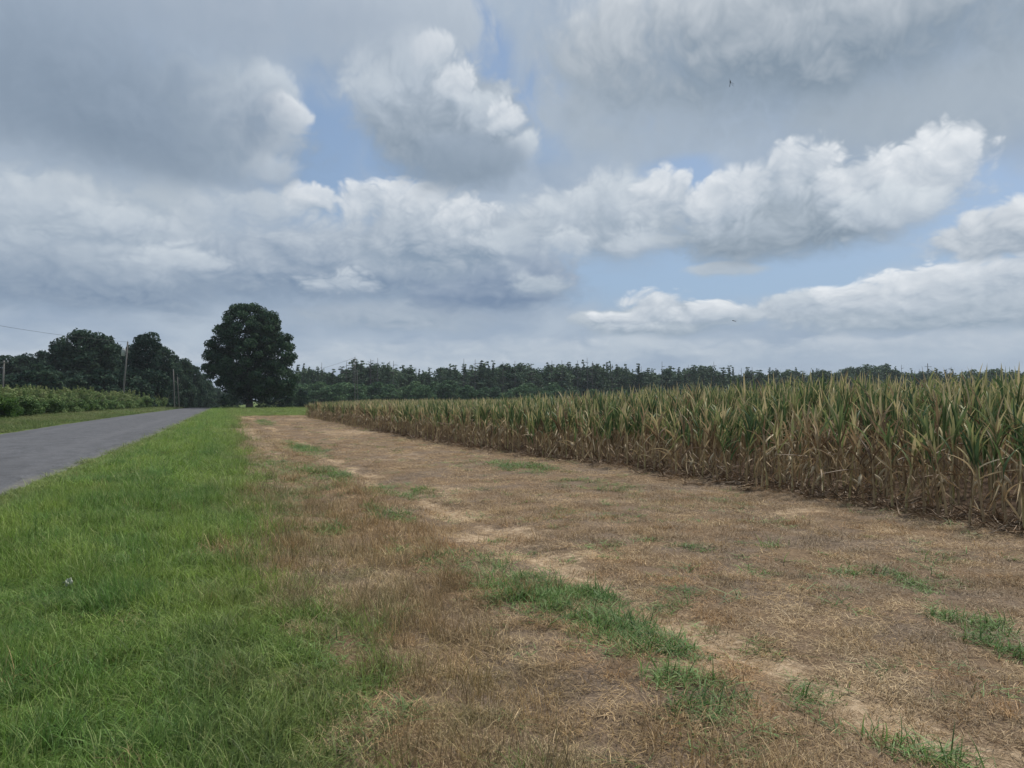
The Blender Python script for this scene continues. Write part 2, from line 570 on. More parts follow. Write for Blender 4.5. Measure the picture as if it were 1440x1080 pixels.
def weed_mask(x, y):
    m = blobmask(PATCHES, x, y, 31) * (0.42 + 0.58 * sstep(0.34, 0.54, fbm(x * 8, y * 8, 36)))
    stray = 0.35 * sstep(0.56, 0.74, fbm(x * 1.5, y * 1.1, 33)) * sstep(0.5, 0.75, fbm(x * 6, y * 6, 34)) + 0.025
    m = np.maximum(m, stray * (x < 9) * (y < 60))
    return m * (1 - green_mask(x, y) * 0.6)


def bare_mask(x, y):
    tr = 0.85 * sstep(0.42, 0.08, np.abs(x - 3.15 - 0.25 * (fbm(y * 0.2, x * 0, 8) - 0.5))) * sstep(0.36, 0.6, fbm(x * 2.1, y * 0.9, 41)) * (y < 80)
    return np.maximum(tr, 0.8 * blobmask(BARES, x, y, 51)) * (1 - green_mask(x, y))


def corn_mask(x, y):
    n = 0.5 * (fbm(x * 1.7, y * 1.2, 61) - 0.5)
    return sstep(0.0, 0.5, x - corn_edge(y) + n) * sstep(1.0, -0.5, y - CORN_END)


def height(x, y):
    x = np.asarray(x, float)
    y = np.asarray(y, float)
    onfield = sstep(0.2, 1.6, x - road_right(y)) * sstep(120, 60, np.abs(y))
    b = 0.11 * (fbm(x * 0.35, y * 0.3, 71) - 0.5) + 0.05 * (fbm(x * 1.6, y * 1.6, 72) - 0.5)
    rut = -0.05 * np.exp(-((x - 3.15) / 0.3) ** 2) + 0.02 * np.exp(-((x - 2.4) / 0.4) ** 2) - 0.03 * np.exp(-((x - 1.5) / 0.25) ** 2)
    crest = -1.3 * sstep(158, 300, y)
    left = 0.10 * sstep(0.5, 3.0, road_left(y) - x)
    return b * onfield + rut * onfield * (x < 9) + crest + left - 0.012 * (1 - onfield) * (y > -50)


def build_ground():
    def axis(fine0, fine1, step, far0, far1, k=1.16):
        a = list(np.arange(fine0, fine1 + 1e-6, step))
        s, v = step, fine1
        while v < far1:
            s *= k
            v += s
            a.append(v)
        s, v = step, fine0
        while v > far0:
            s *= k
            v -= s
            a.insert(0, v)
        return np.array(a)
    xs = axis(-4, 11.5, 0.13, -4000, 4000)
    ys = axis(2, 22, 0.14, -1500, 6000, 1.05)
    X, Y = np.meshgrid(xs, ys)
    Z = height(X, Y)
    nx, ny = len(xs), len(ys)
    V = np.column_stack([X.ravel(), Y.ravel(), Z.ravel()])
    i = np.arange((nx - 1) * (ny - 1))
    r, c = i // (nx - 1), i % (nx - 1)
    a = r * nx + c
    Fq = np.column_stack([a, a + 1, a + 1 + nx, a + nx])
    x, y = X.ravel(), Y.ravel()
    g = np.maximum(green_mask(x, y), 0.5 * weed_mask(x, y))
    g = np.maximum(g, (x < road_right(y) - 0.5) * 1.0)
    far = sstep(250, 420, np.hypot(x, y))
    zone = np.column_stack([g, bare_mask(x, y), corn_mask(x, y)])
    m, t = mat_new("ground_soil_and_thatch")
    out = t.n('ShaderNodeOutputMaterial')
    pb = t.n('ShaderNodeBsdfPrincipled')
    sp = t.n('ShaderNodeSeparateColor')
    t.put(sp.inputs[0], t.n('ShaderNodeAttribute', attribute_name='zone').outputs['Color'])
    co = t.n('ShaderNodeTexCoord').outputs['Object']
    nb = t.noise(co, 0.8, 5, 0.6)
    nf = t.noise(co, 14, 6, 0.7)
    nm = t.noise(co, 3.5, 5, 0.6)
    # thatch: fibrous light and dark straw
    wv = t.noise(t.vm('MULTIPLY', co, (60, 22, 40)), 1.0, 4, 0.7, dist=1.5)
    dry = t.mix(t.mr(wv, 0.3, 0.7), (0.09, 0.062, 0.04), (0.255, 0.182, 0.115))
    dry = t.mix(t.mr(nb, 0.4, 0.65), dry, t.mix(t.mr(wv, 0.3, 0.7), (0.09, 0.07, 0.055), (0.225, 0.175, 0.132)))
    grn = t.mix(t.mr(nf, 0.3, 0.7), (0.05, 0.08, 0.02), (0.125, 0.18, 0.045))
    grn = t.mix(t.mr(nb, 0.5, 0.75, 0, 0.55), grn, (0.11, 0.11, 0.045))
    soil = t.mix(t.mr(nf, 0.35, 0.7), (0.30, 0.22, 0.14), (0.56, 0.44, 0.31))
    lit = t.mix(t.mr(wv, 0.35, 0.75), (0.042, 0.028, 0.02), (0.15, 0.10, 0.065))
    jig = t.m('ADD', t.m('MULTIPLY', t.m('SUBTRACT', nm, 0.5), 1.3), t.m('MULTIPLY', t.m('SUBTRACT', wv, 0.5), 1.0))
    fz = lambda s: t.mr(t.m('ADD', s, jig), 0.35, 0.65)
    col = t.mix(t.m('MULTIPLY', t.mr(t.m('ADD', sp.outputs[1], t.m('MULTIPLY', jig, 1.6)), 0.2, 1.0), 0.85), dry, soil)
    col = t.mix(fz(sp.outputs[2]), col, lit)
    col = t.mix(fz(sp.outputs[0]), col, grn)
    t.put(pb.inputs['Base Color'], col)
    pb.inputs['Roughness'].default_value = 0.95
    pb.inputs['Specular IOR Level'].default_value = 0.1
    b = t.n('ShaderNodeBump')
    b.inputs['Strength'].default_value = 0.6
    b.inputs['Distance'].default_value = 0.03
    t.put(b.inputs['Height'], t.m('ADD', nf, wv))
    t.put(pb.inputs['Normal'], b.outputs[0])
    t.t.links.new(pb.outputs[0], out.inputs[0])
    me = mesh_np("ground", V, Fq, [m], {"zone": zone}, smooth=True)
    tag(obj("ground", me), kind='structure', label="flat field ground of dry stubble, bare soil and grass")


def build_road():
    ys = np.concatenate([np.arange(-40, 60, 0.35), np.arange(60, 320, 1.5)])
    n = 14
    V, Fq, U = [], [], []
    for j, y in enumerate(ys):
        l, r = float(road_left(y)), float(road_right(y))
        l += 0.10 * (fbm(y * 0.9, 3.3, 81) - 0.5) * 2
        r += 0.16 * (fbm(y * 1.3, 7.7, 82) - 0.5) * 2 + 0.06 * (fbm(y * 5.0, 1.7, 83) - 0.5)
        for i in range(n + 1):
            u = i / n
            edge = -0.03 if i in (0, n) else 0.0
            z = 0.018 + 0.05 * (1 - (2 * u - 1) ** 2) + edge + float(height(-6.0, y)) + 0.012
            V.append((l + (r - l) * u, y, z))
            U.append(1 - min(u, 1 - u) * 2)
    for j in range(len(ys) - 1):
        for i in range(n):
            a = j * (n + 1) + i
            Fq.append((a, a + 1, a + n + 2, a + n + 1))
    m, t = mat_new("worn_asphalt")
    out = t.n('ShaderNodeOutputMaterial')
    pb = t.n('ShaderNodeBsdfPrincipled')
    co = t.n('ShaderNodeTexCoord').outputs['Object']
    fine = t.noise(co, 26, 4, 0.75)
    mid = t.noise(t.vm('MULTIPLY', co, (1.2, 0.25, 1)), 1.4, 5, 0.6)
    col = t.mix(t.mr(fine, 0.25, 0.75), (0.030, 0.033, 0.040), (0.145, 0.15, 0.166))
    mott = t.noise(t.vm('MULTIPLY', co, (1, 0.4, 1)), 2.2, 6, 0.75)
    col = t.mix(t.mr(mott, 0.38, 0.62, 0.55, 0.0), col, (0.045, 0.048, 0.056))
    col = t.mix(t.mr(mid, 0.45, 0.75, 0, 0.35), col, (0.083, 0.083, 0.089))
    vo = t.n('ShaderNodeTexVoronoi', feature='DISTANCE_TO_EDGE')
    t.put(vo.inputs['Vector'], t.vm('ADD', co, t.vm('SCALE', t.noise(co, 1.1, 4, 0.6, col=True), scale=0.9)))
    t.put(vo.inputs['Scale'], 0.45)
    crack = t.mr(vo.outputs['Distance'], 0.0, 0.018, 0.8, 0.0)
    col = t.mix(crack, col, (0.035, 0.035, 0.04))
    ue = t.n('ShaderNodeAttribute', attribute_name='edge').outputs['Fac']
    col = t.mix(t.mr(t.m('ADD', ue, t.m('MULTIPLY', t.m('SUBTRACT', mid, 0.5), 0.25)), 0.9, 1.0, 0, 0.35), col, (0.19, 0.178, 0.15))
    wear = t.mr(t.m('ABSOLUTE', t.m('SUBTRACT', ue, 0.52)), 0.0, 0.16, 0.3, 0.0)
    col = t.mix(wear, col, (0.11, 0.113, 0.125))
    pt = t.noise(t.vm('MULTIPLY', co, (0.5, 0.09, 1)), 1.0, 2, 0.5)
    col = t.mix(t.mr(pt, 0.56, 0.6, 0, 0.35), col, (0.05, 0.053, 0.06))
    t.put(pb.inputs['Base Color'], col)
    pb.inputs['Roughness'].default_value = 0.85
    pb.inputs['Specular IOR Level'].default_value = 0.3
    b = t.n('ShaderNodeBump')
    b.inputs['Strength'].default_value = 0.35
    b.inputs['Distance'].default_value = 0.01
    t.put(b.inputs['Height'], fine)
    t.put(pb.inputs['Normal'], b.outputs[0])
    t.t.links.new(pb.outputs[0], out.inputs[0])
    me = mesh_np("road", V, Fq, [m], {"edge": np.array(U)}, smooth=True)
    tag(obj("road", me), kind='structure', label="narrow grey asphalt country road without markings")


build_ground()
build_road()


# ------------------------------------------------------------------ grass and stubble
def blades(n, r, h, w, lean, curve, seed, segs=3, flat=0.0):
    """a tuft of curved tapering blades; returns verts, quads and the per-vertex random value"""
    g = np.random.default_rng(seed)
    a = g.uniform(0, 2 * math.pi, n)
    rr = r * np.sqrt(g.uniform(0, 1, n))
    bx, by = rr * np.cos(a), rr * np.sin(a)
    hh = g.uniform(h[0], h[1], n)
    ww = g.uniform(w[0], w[1], n)
    d = g.uniform(0, 2 * math.pi, n)
    ln = np.abs(g.normal(lean, lean * 0.6, n))
    ly = g.uniform(0, 1, n) < flat
    ln = np.where(ly, g.uniform(1.1, 1.5, n), ln)
    cv = g.normal(curve, curve * 0.5, n)
    rv = g.uniform(0, 1, n)
    tw = d + math.pi / 2 + g.normal(0, 0.5, n)
    V = np.zeros((n, segs + 1, 2, 3))
    px, py, pz = bx.copy(), by.copy(), np.full(n, -0.004)
    ang = ln.copy()
    for s in range(segs + 1):
        wd = ww * (1 - (s / segs) ** 1.6 * 0.92) * (0.75 if s == 0 else 1)
        ox, oy = np.cos(tw) * wd / 2, np.sin(tw) * wd / 2
        V[:, s, 0] = np.column_stack([px - ox, py - oy, pz])
        V[:, s, 1] = np.column_stack([px + ox, py + oy, pz])
        st = hh / segs
        px = px + np.sin(ang) * np.cos(d) * st
        py = py + np.sin(ang) * np.sin(d) * st
        pz = np.maximum(pz + np.cos(ang) * st, 0.004)
        ang = np.minimum(ang + cv / segs, 2.4)
    k = np.arange(n)[:, None] * (segs + 1) * 2 + np.arange(segs)[None, :] * 2
    k = k.ravel()
    Fq = np.column_stack([k, k + 1, k + 3, k + 2])
    return V.reshape(-1, 3), Fq, np.repeat(rv, (segs + 1) * 2)


def cat_blades(L):
    vs, fs, rs, off = [], [], [], 0
    for v, f, r in L:
        vs.append(v)
        fs.append(f + off)
        rs.append(r)
        off += len(v)
    return np.concatenate(vs), np.concatenate(fs), np.concatenate(rs)


def proto_collection(name, meshes):
    c = bpy.data.collections.new(name)
    for i, me in enumerate(meshes):
        o = bpy.data.objects.new("%s_%02d" % (name, i), me)
        c.objects.link(o)
    return c


def scatter(name, coll, P, rot, scl, idx, colr, label, cat):
    """one stuff object: a cloud of points that carries tufts as geometry-node instances"""
    me = bpy.data.meshes.new(name)
    me.vertices.add(len(P))
    me.vertices.foreach_set("co", np.asarray(P, np.float32).ravel())
    for k, ty, v, f in (("rot", 'FLOAT_VECTOR', rot, "vector"), ("scl", 'FLOAT_VECTOR', scl, "vector"), ("idx", 'INT', idx, "value")):
        a = me.attributes.new(k, ty, 'POINT')
        a.data.foreach_set(f, np.asarray(v, np.int32 if ty == 'INT' else np.float32).ravel())
    a = me.attributes.new("col", 'FLOAT_COLOR', 'POINT')
    a.data.foreach_set("color", np.column_stack([colr, np.ones(len(P))]).astype(np.float32).ravel())
    o = obj(name, me)
    ng = bpy.data.node_groups.new(name + "_scatter", 'GeometryNodeTree')
    ng.interface.new_socket("Geometry", in_out='INPUT', socket_type='NodeSocketGeometry')
    ng.interface.new_socket("Geometry", in_out='OUTPUT', socket_type='NodeSocketGeometry')
    N = ng.nodes.new
    gi, go = N('NodeGroupInput'), N('NodeGroupOutput')
    ci = N('GeometryNodeCollectionInfo')
    ci.inputs['Collection'].default_value = coll
    ci.inputs['Separate Children'].default_value = True
    ci.inputs['Reset Children'].default_value = True
    ip = N('GeometryNodeInstanceOnPoints')
    ip.inputs['Pick Instance'].default_value = True

    def named(n_, ty):
        q = N('GeometryNodeInputNamedAttribute')
        q.data_type = ty
        q.inputs['Name'].default_value = n_
        return q.outputs['Attribute']
    L = ng.links.new
    L(gi.outputs[0], ip.inputs['Points'])
    L(ci.outputs[0], ip.inputs['Instance'])
    L(named('idx', 'INT'), ip.inputs['Instance Index'])
    L(named('rot', 'FLOAT_VECTOR'), ip.inputs['Rotation'])
    L(named('scl', 'FLOAT_VECTOR'), ip.inputs['Scale'])
    L(ip.outputs[0], go.inputs[0])
    md = o.modifiers.new("scatter", 'NODES')
    md.node_group = ng
    return tag(o, label, cat, kind='stuff')


def frustum_points(d0, d1, dens, seed, margin=1.6, xmin=-1e9, xmax=1e9):
    g = np.random.default_rng(seed)
    half = 720 / F_PX * d1 + margin
    n = int(dens * (d1 - d0) * 2 * half)
    zf = g.uniform(d0, d1, n)
    xr = g.uniform(-half, half, n)
    k = np.abs(xr) < 720 / F_PX * zf + margin
    zf, xr = zf[k], xr[k]
    x = xr * cy_ + zf * sy_
    y = -xr * sy_ + zf * cy_
    k = (x > xmin) & (x < xmax)
    return x[k], y[k], zf[k]


def mixc(a, b, t):
    t = np.asarray(t)[:, None]
    return np.asarray(a) * (1 - t) + np.asarray(b) * t


def build_grass():
    mg = leaf_mat("green_grass_blade", [(0.34, 0.33, 0.16), (0.03, 0.055, 0.018)], 0.35, inst=True, spread=0.5)
    mdry = leaf_mat("dry_stubble_blade", [(0.50, 0.40, 0.27), (0.09, 0.058, 0.036)], 0.2, inst=True, spread=0.55)
    mw = leaf_mat("weed_blade", [(0.17, 0.24, 0.10), (0.04, 0.08, 0.03)], 0.35, inst=True, spread=0.45)
    gp, dp, wp = [], [], []
    for i in range(6):
        v, f, r = cat_blades([blades(24, 0.12, (0.10, 0.26), (0.0035, 0.007), 0.45, 1.0, 100 + i),
                              blades(26, 0.14, (0.06, 0.16), (0.003, 0.006), 0.9, 0.9, 120 + i, flat=0.4),
                              blades(3, 0.1, (0.2, 0.3), (0.002, 0.003), 0.15, 0.3, 140 + i)])
        gp.append(mesh_np("grass_tuft", v, f, [mg], {"v": r}))
    for i in range(8):
        tall = i >= 6
        v, f, r = cat_blades([blades(34, 0.12, (0.04, 0.11) if not tall else (0.10, 0.22), (0.002, 0.0045), 0.55, 1.0, 200 + i, flat=0.25),
                              blades(20, 0.14, (0.05, 0.12), (0.002, 0.005), 1.1, 1.2, 220 + i, flat=0.5)])
        dp.append(mesh_np("stubble_tuft", v, f, [mdry], {"v": r}))
    for i in range(5):
        v, f, r = cat_blades([blades(15, 0.13, (0.10, 0.24), (0.006, 0.012), 1.0, 1.4, 300 + i, segs=4),
                              blades(14, 0.16, (0.06, 0.15), (0.005, 0.009), 1.1, 0.7, 320 + i, segs=4)])
        wp.append(mesh_np("weed_tuft", v, f, [mw], {"v": r}))
    cg, cd, cw = proto_collection("grass_tufts", gp), proto_collection("stubble_tufts", dp), proto_collection("weed_tufts", wp)
    bands = [(1.6, 7, 130, 1.0), (7, 14, 55, 1.25), (14, 32, 16, 1.9), (32, 90, 4.2, 3.0), (90, 160, 0.7, 4.5)]
    acc = {k: [] for k in ("g", "d", "w", "l")}
    for bi, (d0, d1, dens, sc) in enumerate(bands):
        x, y, zf = frustum_points(d0, d1, dens, 900 + bi, xmin=-30, xmax=13 if d0 < 80 else 60)
        g = np.random.default_rng(950 + bi)
        u, u2 = g.uniform(0, 1, len(x)), g.uniform(0, 1, len(x))
        gm, wm, bm, cm = green_mask(x, y), weed_mask(x, y), bare_mask(x, y), corn_mask(x, y)
        on = x > road_right(y) + 0.02
        leftv = (x < road_left(y) - 0.05) & (x > -17)
        isg = on & (u < gm)
        isd = on & ~isg & (u2 > bm * 0.62) & (u2 > cm * 0.8)
        isw = on & (u < wm * 0.95) & (cm < 0.4)
        isd &= ~(isw & (u2 < 0.5))
        isd |= on & isg & (u2 < 0.05)
        isw |= on & isg & (u2 > 0.93)
        acc["g"].append((x[isg], y[isg], sc, zf[isg], g.uniform(0, 1, isg.sum())))
        acc["d"].append((x[isd], y[isd], sc, zf[isd], g.uniform(0, 1, isd.sum())))
        acc["w"].append((x[isw], y[isw], sc, zf[isw], g.uniform(0, 1, isw.sum())))
        x2, y2, zf2 = frustum_points(d0, min(d1, 60), dens * 0.9, 980 + bi, xmin=0, xmax=9) if d0 < 60 else (np.zeros(0),) * 3
        k2 = g.uniform(0, 1, len(x2)) < weed_mask(x2, y2) * 0.9 - 0.05
        acc["w"].append((x2[k2], y2[k2], sc, zf2[k2], g.uniform(0, 1, k2.sum())))
        kl = leftv
        acc["l"].append((x[kl], y[kl], sc, zf[kl], g.uniform(0, 1, kl.sum())))

    def merge(k):
        x = np.concatenate([a[0] for a in acc[k]])
        y = np.concatenate([a[1] for a in acc[k]])
        s = np.concatenate([np.full(len(a[0]), a[2]) for a in acc[k]])
        u = np.concatenate([a[4] for a in acc[k]])
        return x, y, s, u
    gen = np.random.default_rng(77)
    # verge grass
    x, y, s, u = merge("g")
    n = len(x)
    f1, f2 = fbm(x * 0.8, y * 0.45, 301), fbm(x * 2.5, y * 2.0, 302)
    c = mixc((0.13, 0.225, 0.045), (0.20, 0.295, 0.06), sstep(0.38, 0.62, f1))
    c = mixc(c, (0.098, 0.20, 0.05), sstep(0.48, 0.66, f2) * 0.8)
    near_edge = sstep(1.1, 0.1, verge_edge(y) - x) * sstep(0.3, 0.7, f2)
    c = mixc(c, (0.22, 0.19, 0.085), near_edge * 0.45)
    rd = sstep(0.9, 0.15, x - road_right(y))
    c = mixc(c, (0.16, 0.185, 0.07), rd * 0.6)
    c = c * gen.uniform(0.8, 1.2, n)[:, None]
    hz = 0.82 * s * gen.uniform(0.7, 1.3, n) * (0.5 + 0.5 * sstep(0.35, 0.65, fbm(x * 2.6, y * 2.4, 303)) + 0.2 * f1) * (1 - 0.45 * rd)
    hz = np.where(s > 2.5, hz * 0.55, np.where(s > 1.5, hz * 0.7, hz))
    scatter("verge_grass", cg, np.column_stack([x, y, height(x, y)]), np.column_stack([gen.normal(0, .1, n), gen.normal(0, .1, n), gen.uniform(0, 6.28, n)]),
            np.column_stack([s, s, hz]), gen.integers(0, 6, n), c, "long green grass covering the verge beside the road", "grass")
    # dry stubble
    x, y, s, u = merge("d")
    n = len(x)
    f1, f2, f3 = fbm(x * 0.7, y * 0.5, 311), fbm(x * 2.2, y * 1.6, 312), fbm(x * 5, y * 5, 313)
    c = mixc((0.31, 0.22, 0.115), (0.36, 0.25, 0.125), sstep(0.4, 0.6, f1))
    c = mixc(c, (0.235, 0.18, 0.118), sstep(0.45, 0.68, f2) * sstep(2.5, 5, x) * 0.9)
    c = mixc(c, (0.35, 0.21, 0.095), sstep(0.53, 0.7, f3) * 0.8)
    c = mixc(c, (0.45, 0.345, 0.205), sstep(0.5, 0.66, 1 - f2) * 0.8)
    c = mixc(c, (0.17, 0.17, 0.07), sstep(1.6, 0.2, x - verge_edge(y)) * sstep(0.35, 0.7, f3) * 0.9)
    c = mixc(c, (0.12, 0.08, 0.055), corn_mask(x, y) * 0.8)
    c = c * gen.uniform(0.58, 1.38, n)[:, None]
    left = sstep(3.0, 1.8, x)
    f4 = sstep(0.4, 0.68, fbm(x * 3.1, y * 2.7, 315))
    hz = s * gen.uniform(0.6, 1.15, n) * (0.36 + 0.6 * f4 + left * (0.15 + 0.75 * f4))
    hz = np.where(s > 2.5, hz * 0.35, np.where(s > 1.5, hz * 0.5, hz))
    idx = np.where((left > 0.5) & (u < 0.35), gen.integers(6, 8, n), gen.integers(0, 6, n))
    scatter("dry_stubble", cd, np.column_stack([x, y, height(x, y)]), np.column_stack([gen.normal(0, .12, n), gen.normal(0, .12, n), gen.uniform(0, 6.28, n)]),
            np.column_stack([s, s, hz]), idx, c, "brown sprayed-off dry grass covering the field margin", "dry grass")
    # weeds
    x, y, s, u = merge("w")
    n = len(x)
    f1 = fbm(x * 3, y * 3, 321)
    c = mixc((0.10, 0.19, 0.055), (0.16, 0.265, 0.082), sstep(0.35, 0.65, f1)) * gen.uniform(0.8, 1.2, n)[:, None]
    hz = s * gen.uniform(0.5, 1.1, n) * np.clip(weed_mask(x, y) * 1.2, 0.35, 1) * (0.65 + 0.7 * f1)
    hz = np.where(s > 1.5, hz * 0.5, hz)
    sw = np.where(s > 1.5, s * 0.8, s * 0.9)
    scatter("weed_patches", cw, np.column_stack([x, y, height(x, y)]), np.column_stack([gen.normal(0, .15, n), gen.normal(0, .15, n), gen.uniform(0, 6.28, n)]),
            np.column_stack([sw, sw, hz]), gen.integers(0, 5, n), c, "patches of fresh green weeds in the dry stubble", "weeds")
    # strip across the road
    x, y, s, u = merge("l")
    n = len(x)
    f1 = fbm(x * 0.6, y * 0.3, 331)
    c = mixc((0.085, 0.135, 0.035), (0.15, 0.17, 0.07), sstep(0.4, 0.7, f1)) * gen.uniform(0.8, 1.2, n)[:, None]
    scatter("roadside_grass", cg, np.column_stack([x, y, height(x, y)]), np.column_stack([gen.normal(0, .1, n), gen.normal(0, .1, n), gen.uniform(0, 6.28, n)]),
            np.column_stack([s, s, s * 0.4 * gen.uniform(0.6, 1.3, n)]), gen.integers(0, 6, n), c, "short pale green grass between the road and the hedge", "grass")


build_grass()

# ------------------------------------------------------------------ corn
M_STALK = leaf_mat("dry_corn_stalk", [(0.19, 0.135, 0.08), (0.32, 0.24, 0.14), (0.42, 0.33, 0.19), (0.33, 0.31, 0.13)], 0.0, objvar=0.5)
M_GLEAF = leaf_mat("green_corn_leaf", [(0.052, 0.10, 0.044), (0.092, 0.15, 0.062), (0.145, 0.205, 0.08), (0.22, 0.26, 0.105), (0.36, 0.35, 0.165), (0.58, 0.49, 0.28)], 0.3, objvar=0.55, spec=0.35)
M_DLEAF = leaf_mat("dry_corn_leaf", [(0.10, 0.065, 0.04), (0.20, 0.14, 0.082), (0.35, 0.26, 0.155), (0.54, 0.44, 0.275), (0.74, 0.64, 0.46)], 0.22, objvar=0.35)
M_HUSK = leaf_mat("pale_corn_husk", [(0.36, 0.29, 0.18), (0.5, 0.42, 0.29)], 0.1, objvar=0.4)


def ribbon(base, az, ang0, curl, length, width, segs, g, twist=0.0, fold=0.35, wob=0.15):
    """one corn leaf: a folded strip that leaves the stalk at ang0 from the vertical and bends by curl"""
    p = Vector(base)
    ang = ang0
    a = az
    rows = []
    for s in range(segs + 1):
        u = s / segs
        wd = width * (0.55 + 0.9 * u if u < 0.35 else 0.865 * max(0.0, 1 - ((u - 0.35) / 0.65) ** 1.7) + 0.03)
        d = Vector((math.sin(ang) * math.cos(a), math.sin(ang) * math.sin(a), math.cos(ang)))
        side = Vector((-math.sin(a), math.cos(a), 0))
        tw = twist * u
        nrm = side.cross(d)
        sd_ = side * math.cos(tw) + nrm * math.sin(tw)
        up = sd_.cross(d) * -1
        rows.append((p - sd_ * wd / 2 + up * wd * fold, p.copy(), p + sd_ * wd / 2 + up * wd * fold))
        p = p + d * (length / segs)
        if p.z < 0.01:
            p.z = 0.01
        ang += curl / segs * (0.4 + 1.2 * u) + g.normal(0, wob) / segs * 2
        a += g.normal(0, wob) / segs * 1.5
    V = [tuple(q) for r in rows for q in r]
    Fq = []
    for s in range(segs):
        k = s * 3
        Fq += [(k, k + 1, k + 4, k + 3), (k + 1, k + 2, k + 5, k + 4)]
    return np.array(V), np.array(Fq)


def corn_parts(seed, kind):
    """the parts of one corn plant; kind: 'green', 'mixed', 'dry' or 'broken'"""
    g = np.random.default_rng(seed)
    top = {'green': 1.62, 'mixed': 1.5, 'dry': 1.4, 'broken': 1.02}[kind] * g.uniform(0.94, 1.06)
    lean = g.normal(0, 0.05, 2)
    path, rad = [], []
    for i in range(9):
        z = top * i / 8
        path.append((lean[0] * z * z * 0.5 + g.normal(0, 0.004), lean[1] * z * z * 0.5 + g.normal(0, 0.004), z - 0.02 if i == 0 else z))
        rad.append(0.0185 * (1 - 0.62 * i / 8) * (1.12 if i % 2 else 0.95))
    if kind == 'broken':
        x0, y0, z0 = path[-1]
        path += [(x0 + 0.06, y0 + 0.05, z0 + 0.03), (x0 + 0.22, y0 + 0.13, z0 - 0.10)]
        rad += [0.006, 0.004]
    sv, sf = tube(path, rad, 6)
    # brace roots at the foot
    parts = [(sv, sf)]
    for k in range(4):
        a = k * 1.6 + g.uniform(0, 1)
        parts.append(tube([(0, 0, 0.06), (0.03 * math.cos(a), 0.03 * math.sin(a), 0.02), (0.045 * math.cos(a), 0.045 * math.sin(a), -0.02)], [0.004, 0.004, 0.003], 4, False))
    out = {}
    v, f = join(parts)
    out['stalk'] = (v, f, np.full(len(v), g.uniform(0.2, 0.8)))

    def pos(z):
        i = min(int(z / top * 8), 7)
        u = z / top * 8 - i
        a, b = Vector(path[i]), Vector(path[i + 1])
        return a.lerp(b, u)
    gl, dl, gr, dr = [], [], [], []
    az0 = g.uniform(0, 2 * math.pi)
    lim_shift = g.uniform(-0.2, 0.3)
    n = {'green': 17, 'mixed': 16, 'dry': 14, 'broken': 9}[kind]
    for i in range(n):
        u = (i + 0.6) / n
        z = top * (0.16 + 0.84 * u)
        az = az0 + math.pi * i + g.normal(0, 0.45)
        dry_lim = {'green': 0.27, 'mixed': 0.48, 'dry': 1.1, 'broken': 0.8}[kind] + lim_shift + g.normal(0, 0.10)
        if u < 0.42 and g.uniform() < 0.74:
            continue
        L_ = g.uniform(0.55, 0.82) * (0.8 + 0.4 * math.sin(math.pi * min(u, 0.85)))
        if u < dry_lim:
            mode = g.uniform()
            if kind in ('dry', 'mixed') and u > 0.5 and mode < 0.6:
                r = ribbon(pos(z), az, g.uniform(0.12, 0.35), g.uniform(0.1, 0.9), L_ * 0.85, g.uniform(0.028, 0.055), 9, g, g.uniform(-2, 2), 0.5, 0.35)
            elif mode < 0.2:
                r = ribbon(pos(z), az, g.uniform(0.35, 0.8), g.uniform(1.9, 2.8), L_ * 0.75, g.uniform(0.02, 0.045), 9, g, g.uniform(-3, 3), 0.45, 0.4)
            elif mode < 0.97:
                r = ribbon(pos(z), az, g.uniform(2.2, 2.95), g.uniform(0.1, 0.4), L_ * 0.6, g.uniform(0.016, 0.04), 8, g, g.uniform(-2, 2), 0.45, 0.3)
            else:
                r = ribbon(pos(z), az, g.uniform(0.8, 1.3), g.uniform(0.0, 0.6), L_ * 0.8, g.uniform(0.028, 0.055), 8, g, g.uniform(-2, 2), 0.45, 0.3)
            dl.append(r)
            dr.append(np.full(len(r[0]), g.beta(1.6, 2.2)))
        else:
            up = (u - dry_lim) / max(1 - dry_lim, 0.05)
            r = ribbon(pos(z), az, g.uniform(0.07, 0.30) * (1.15 - 0.6 * up), (g.uniform(-0.1, 0.5) if g.uniform() < 0.82 else g.uniform(0.6, 1.6)), L_ * g.uniform(0.85, 1.1), g.uniform(0.03, 0.068), 9, g, g.uniform(-0.8, 0.8), 0.42, 0.12)
            gl.append(r)
            b = g.beta(1.5, 2.4) if g.uniform() > 0.27 else g.uniform(0.7, 1.0)
            tip = np.repeat(np.linspace(0, 1, 10), 3)
            gr.append(np.clip(b + 0.45 * np.maximum(tip - 0.75, 0) / 0.25 * g.uniform(0, 1), 0, 1))
    # sheaths wrapped round the lower stalk
    for i in range(3):
        z = top * (0.12 + 0.17 * i)
        r = ribbon(pos(z), g.uniform(0, 6.28), 0.05, 0.15, 0.24, 0.045, 4, g, 0.5, 0.6, 0.1)
        dl.append(r)
        dr.append(np.full(len(r[0]), g.beta(1.6, 2.0)))
    if gl:
        v, f = join(gl)
        out['green_leaves'] = (v, f, np.concatenate(gr))
    if dl:
        v, f = join(dl)
        out['dry_leaves'] = (v, f, np.concatenate(dr))
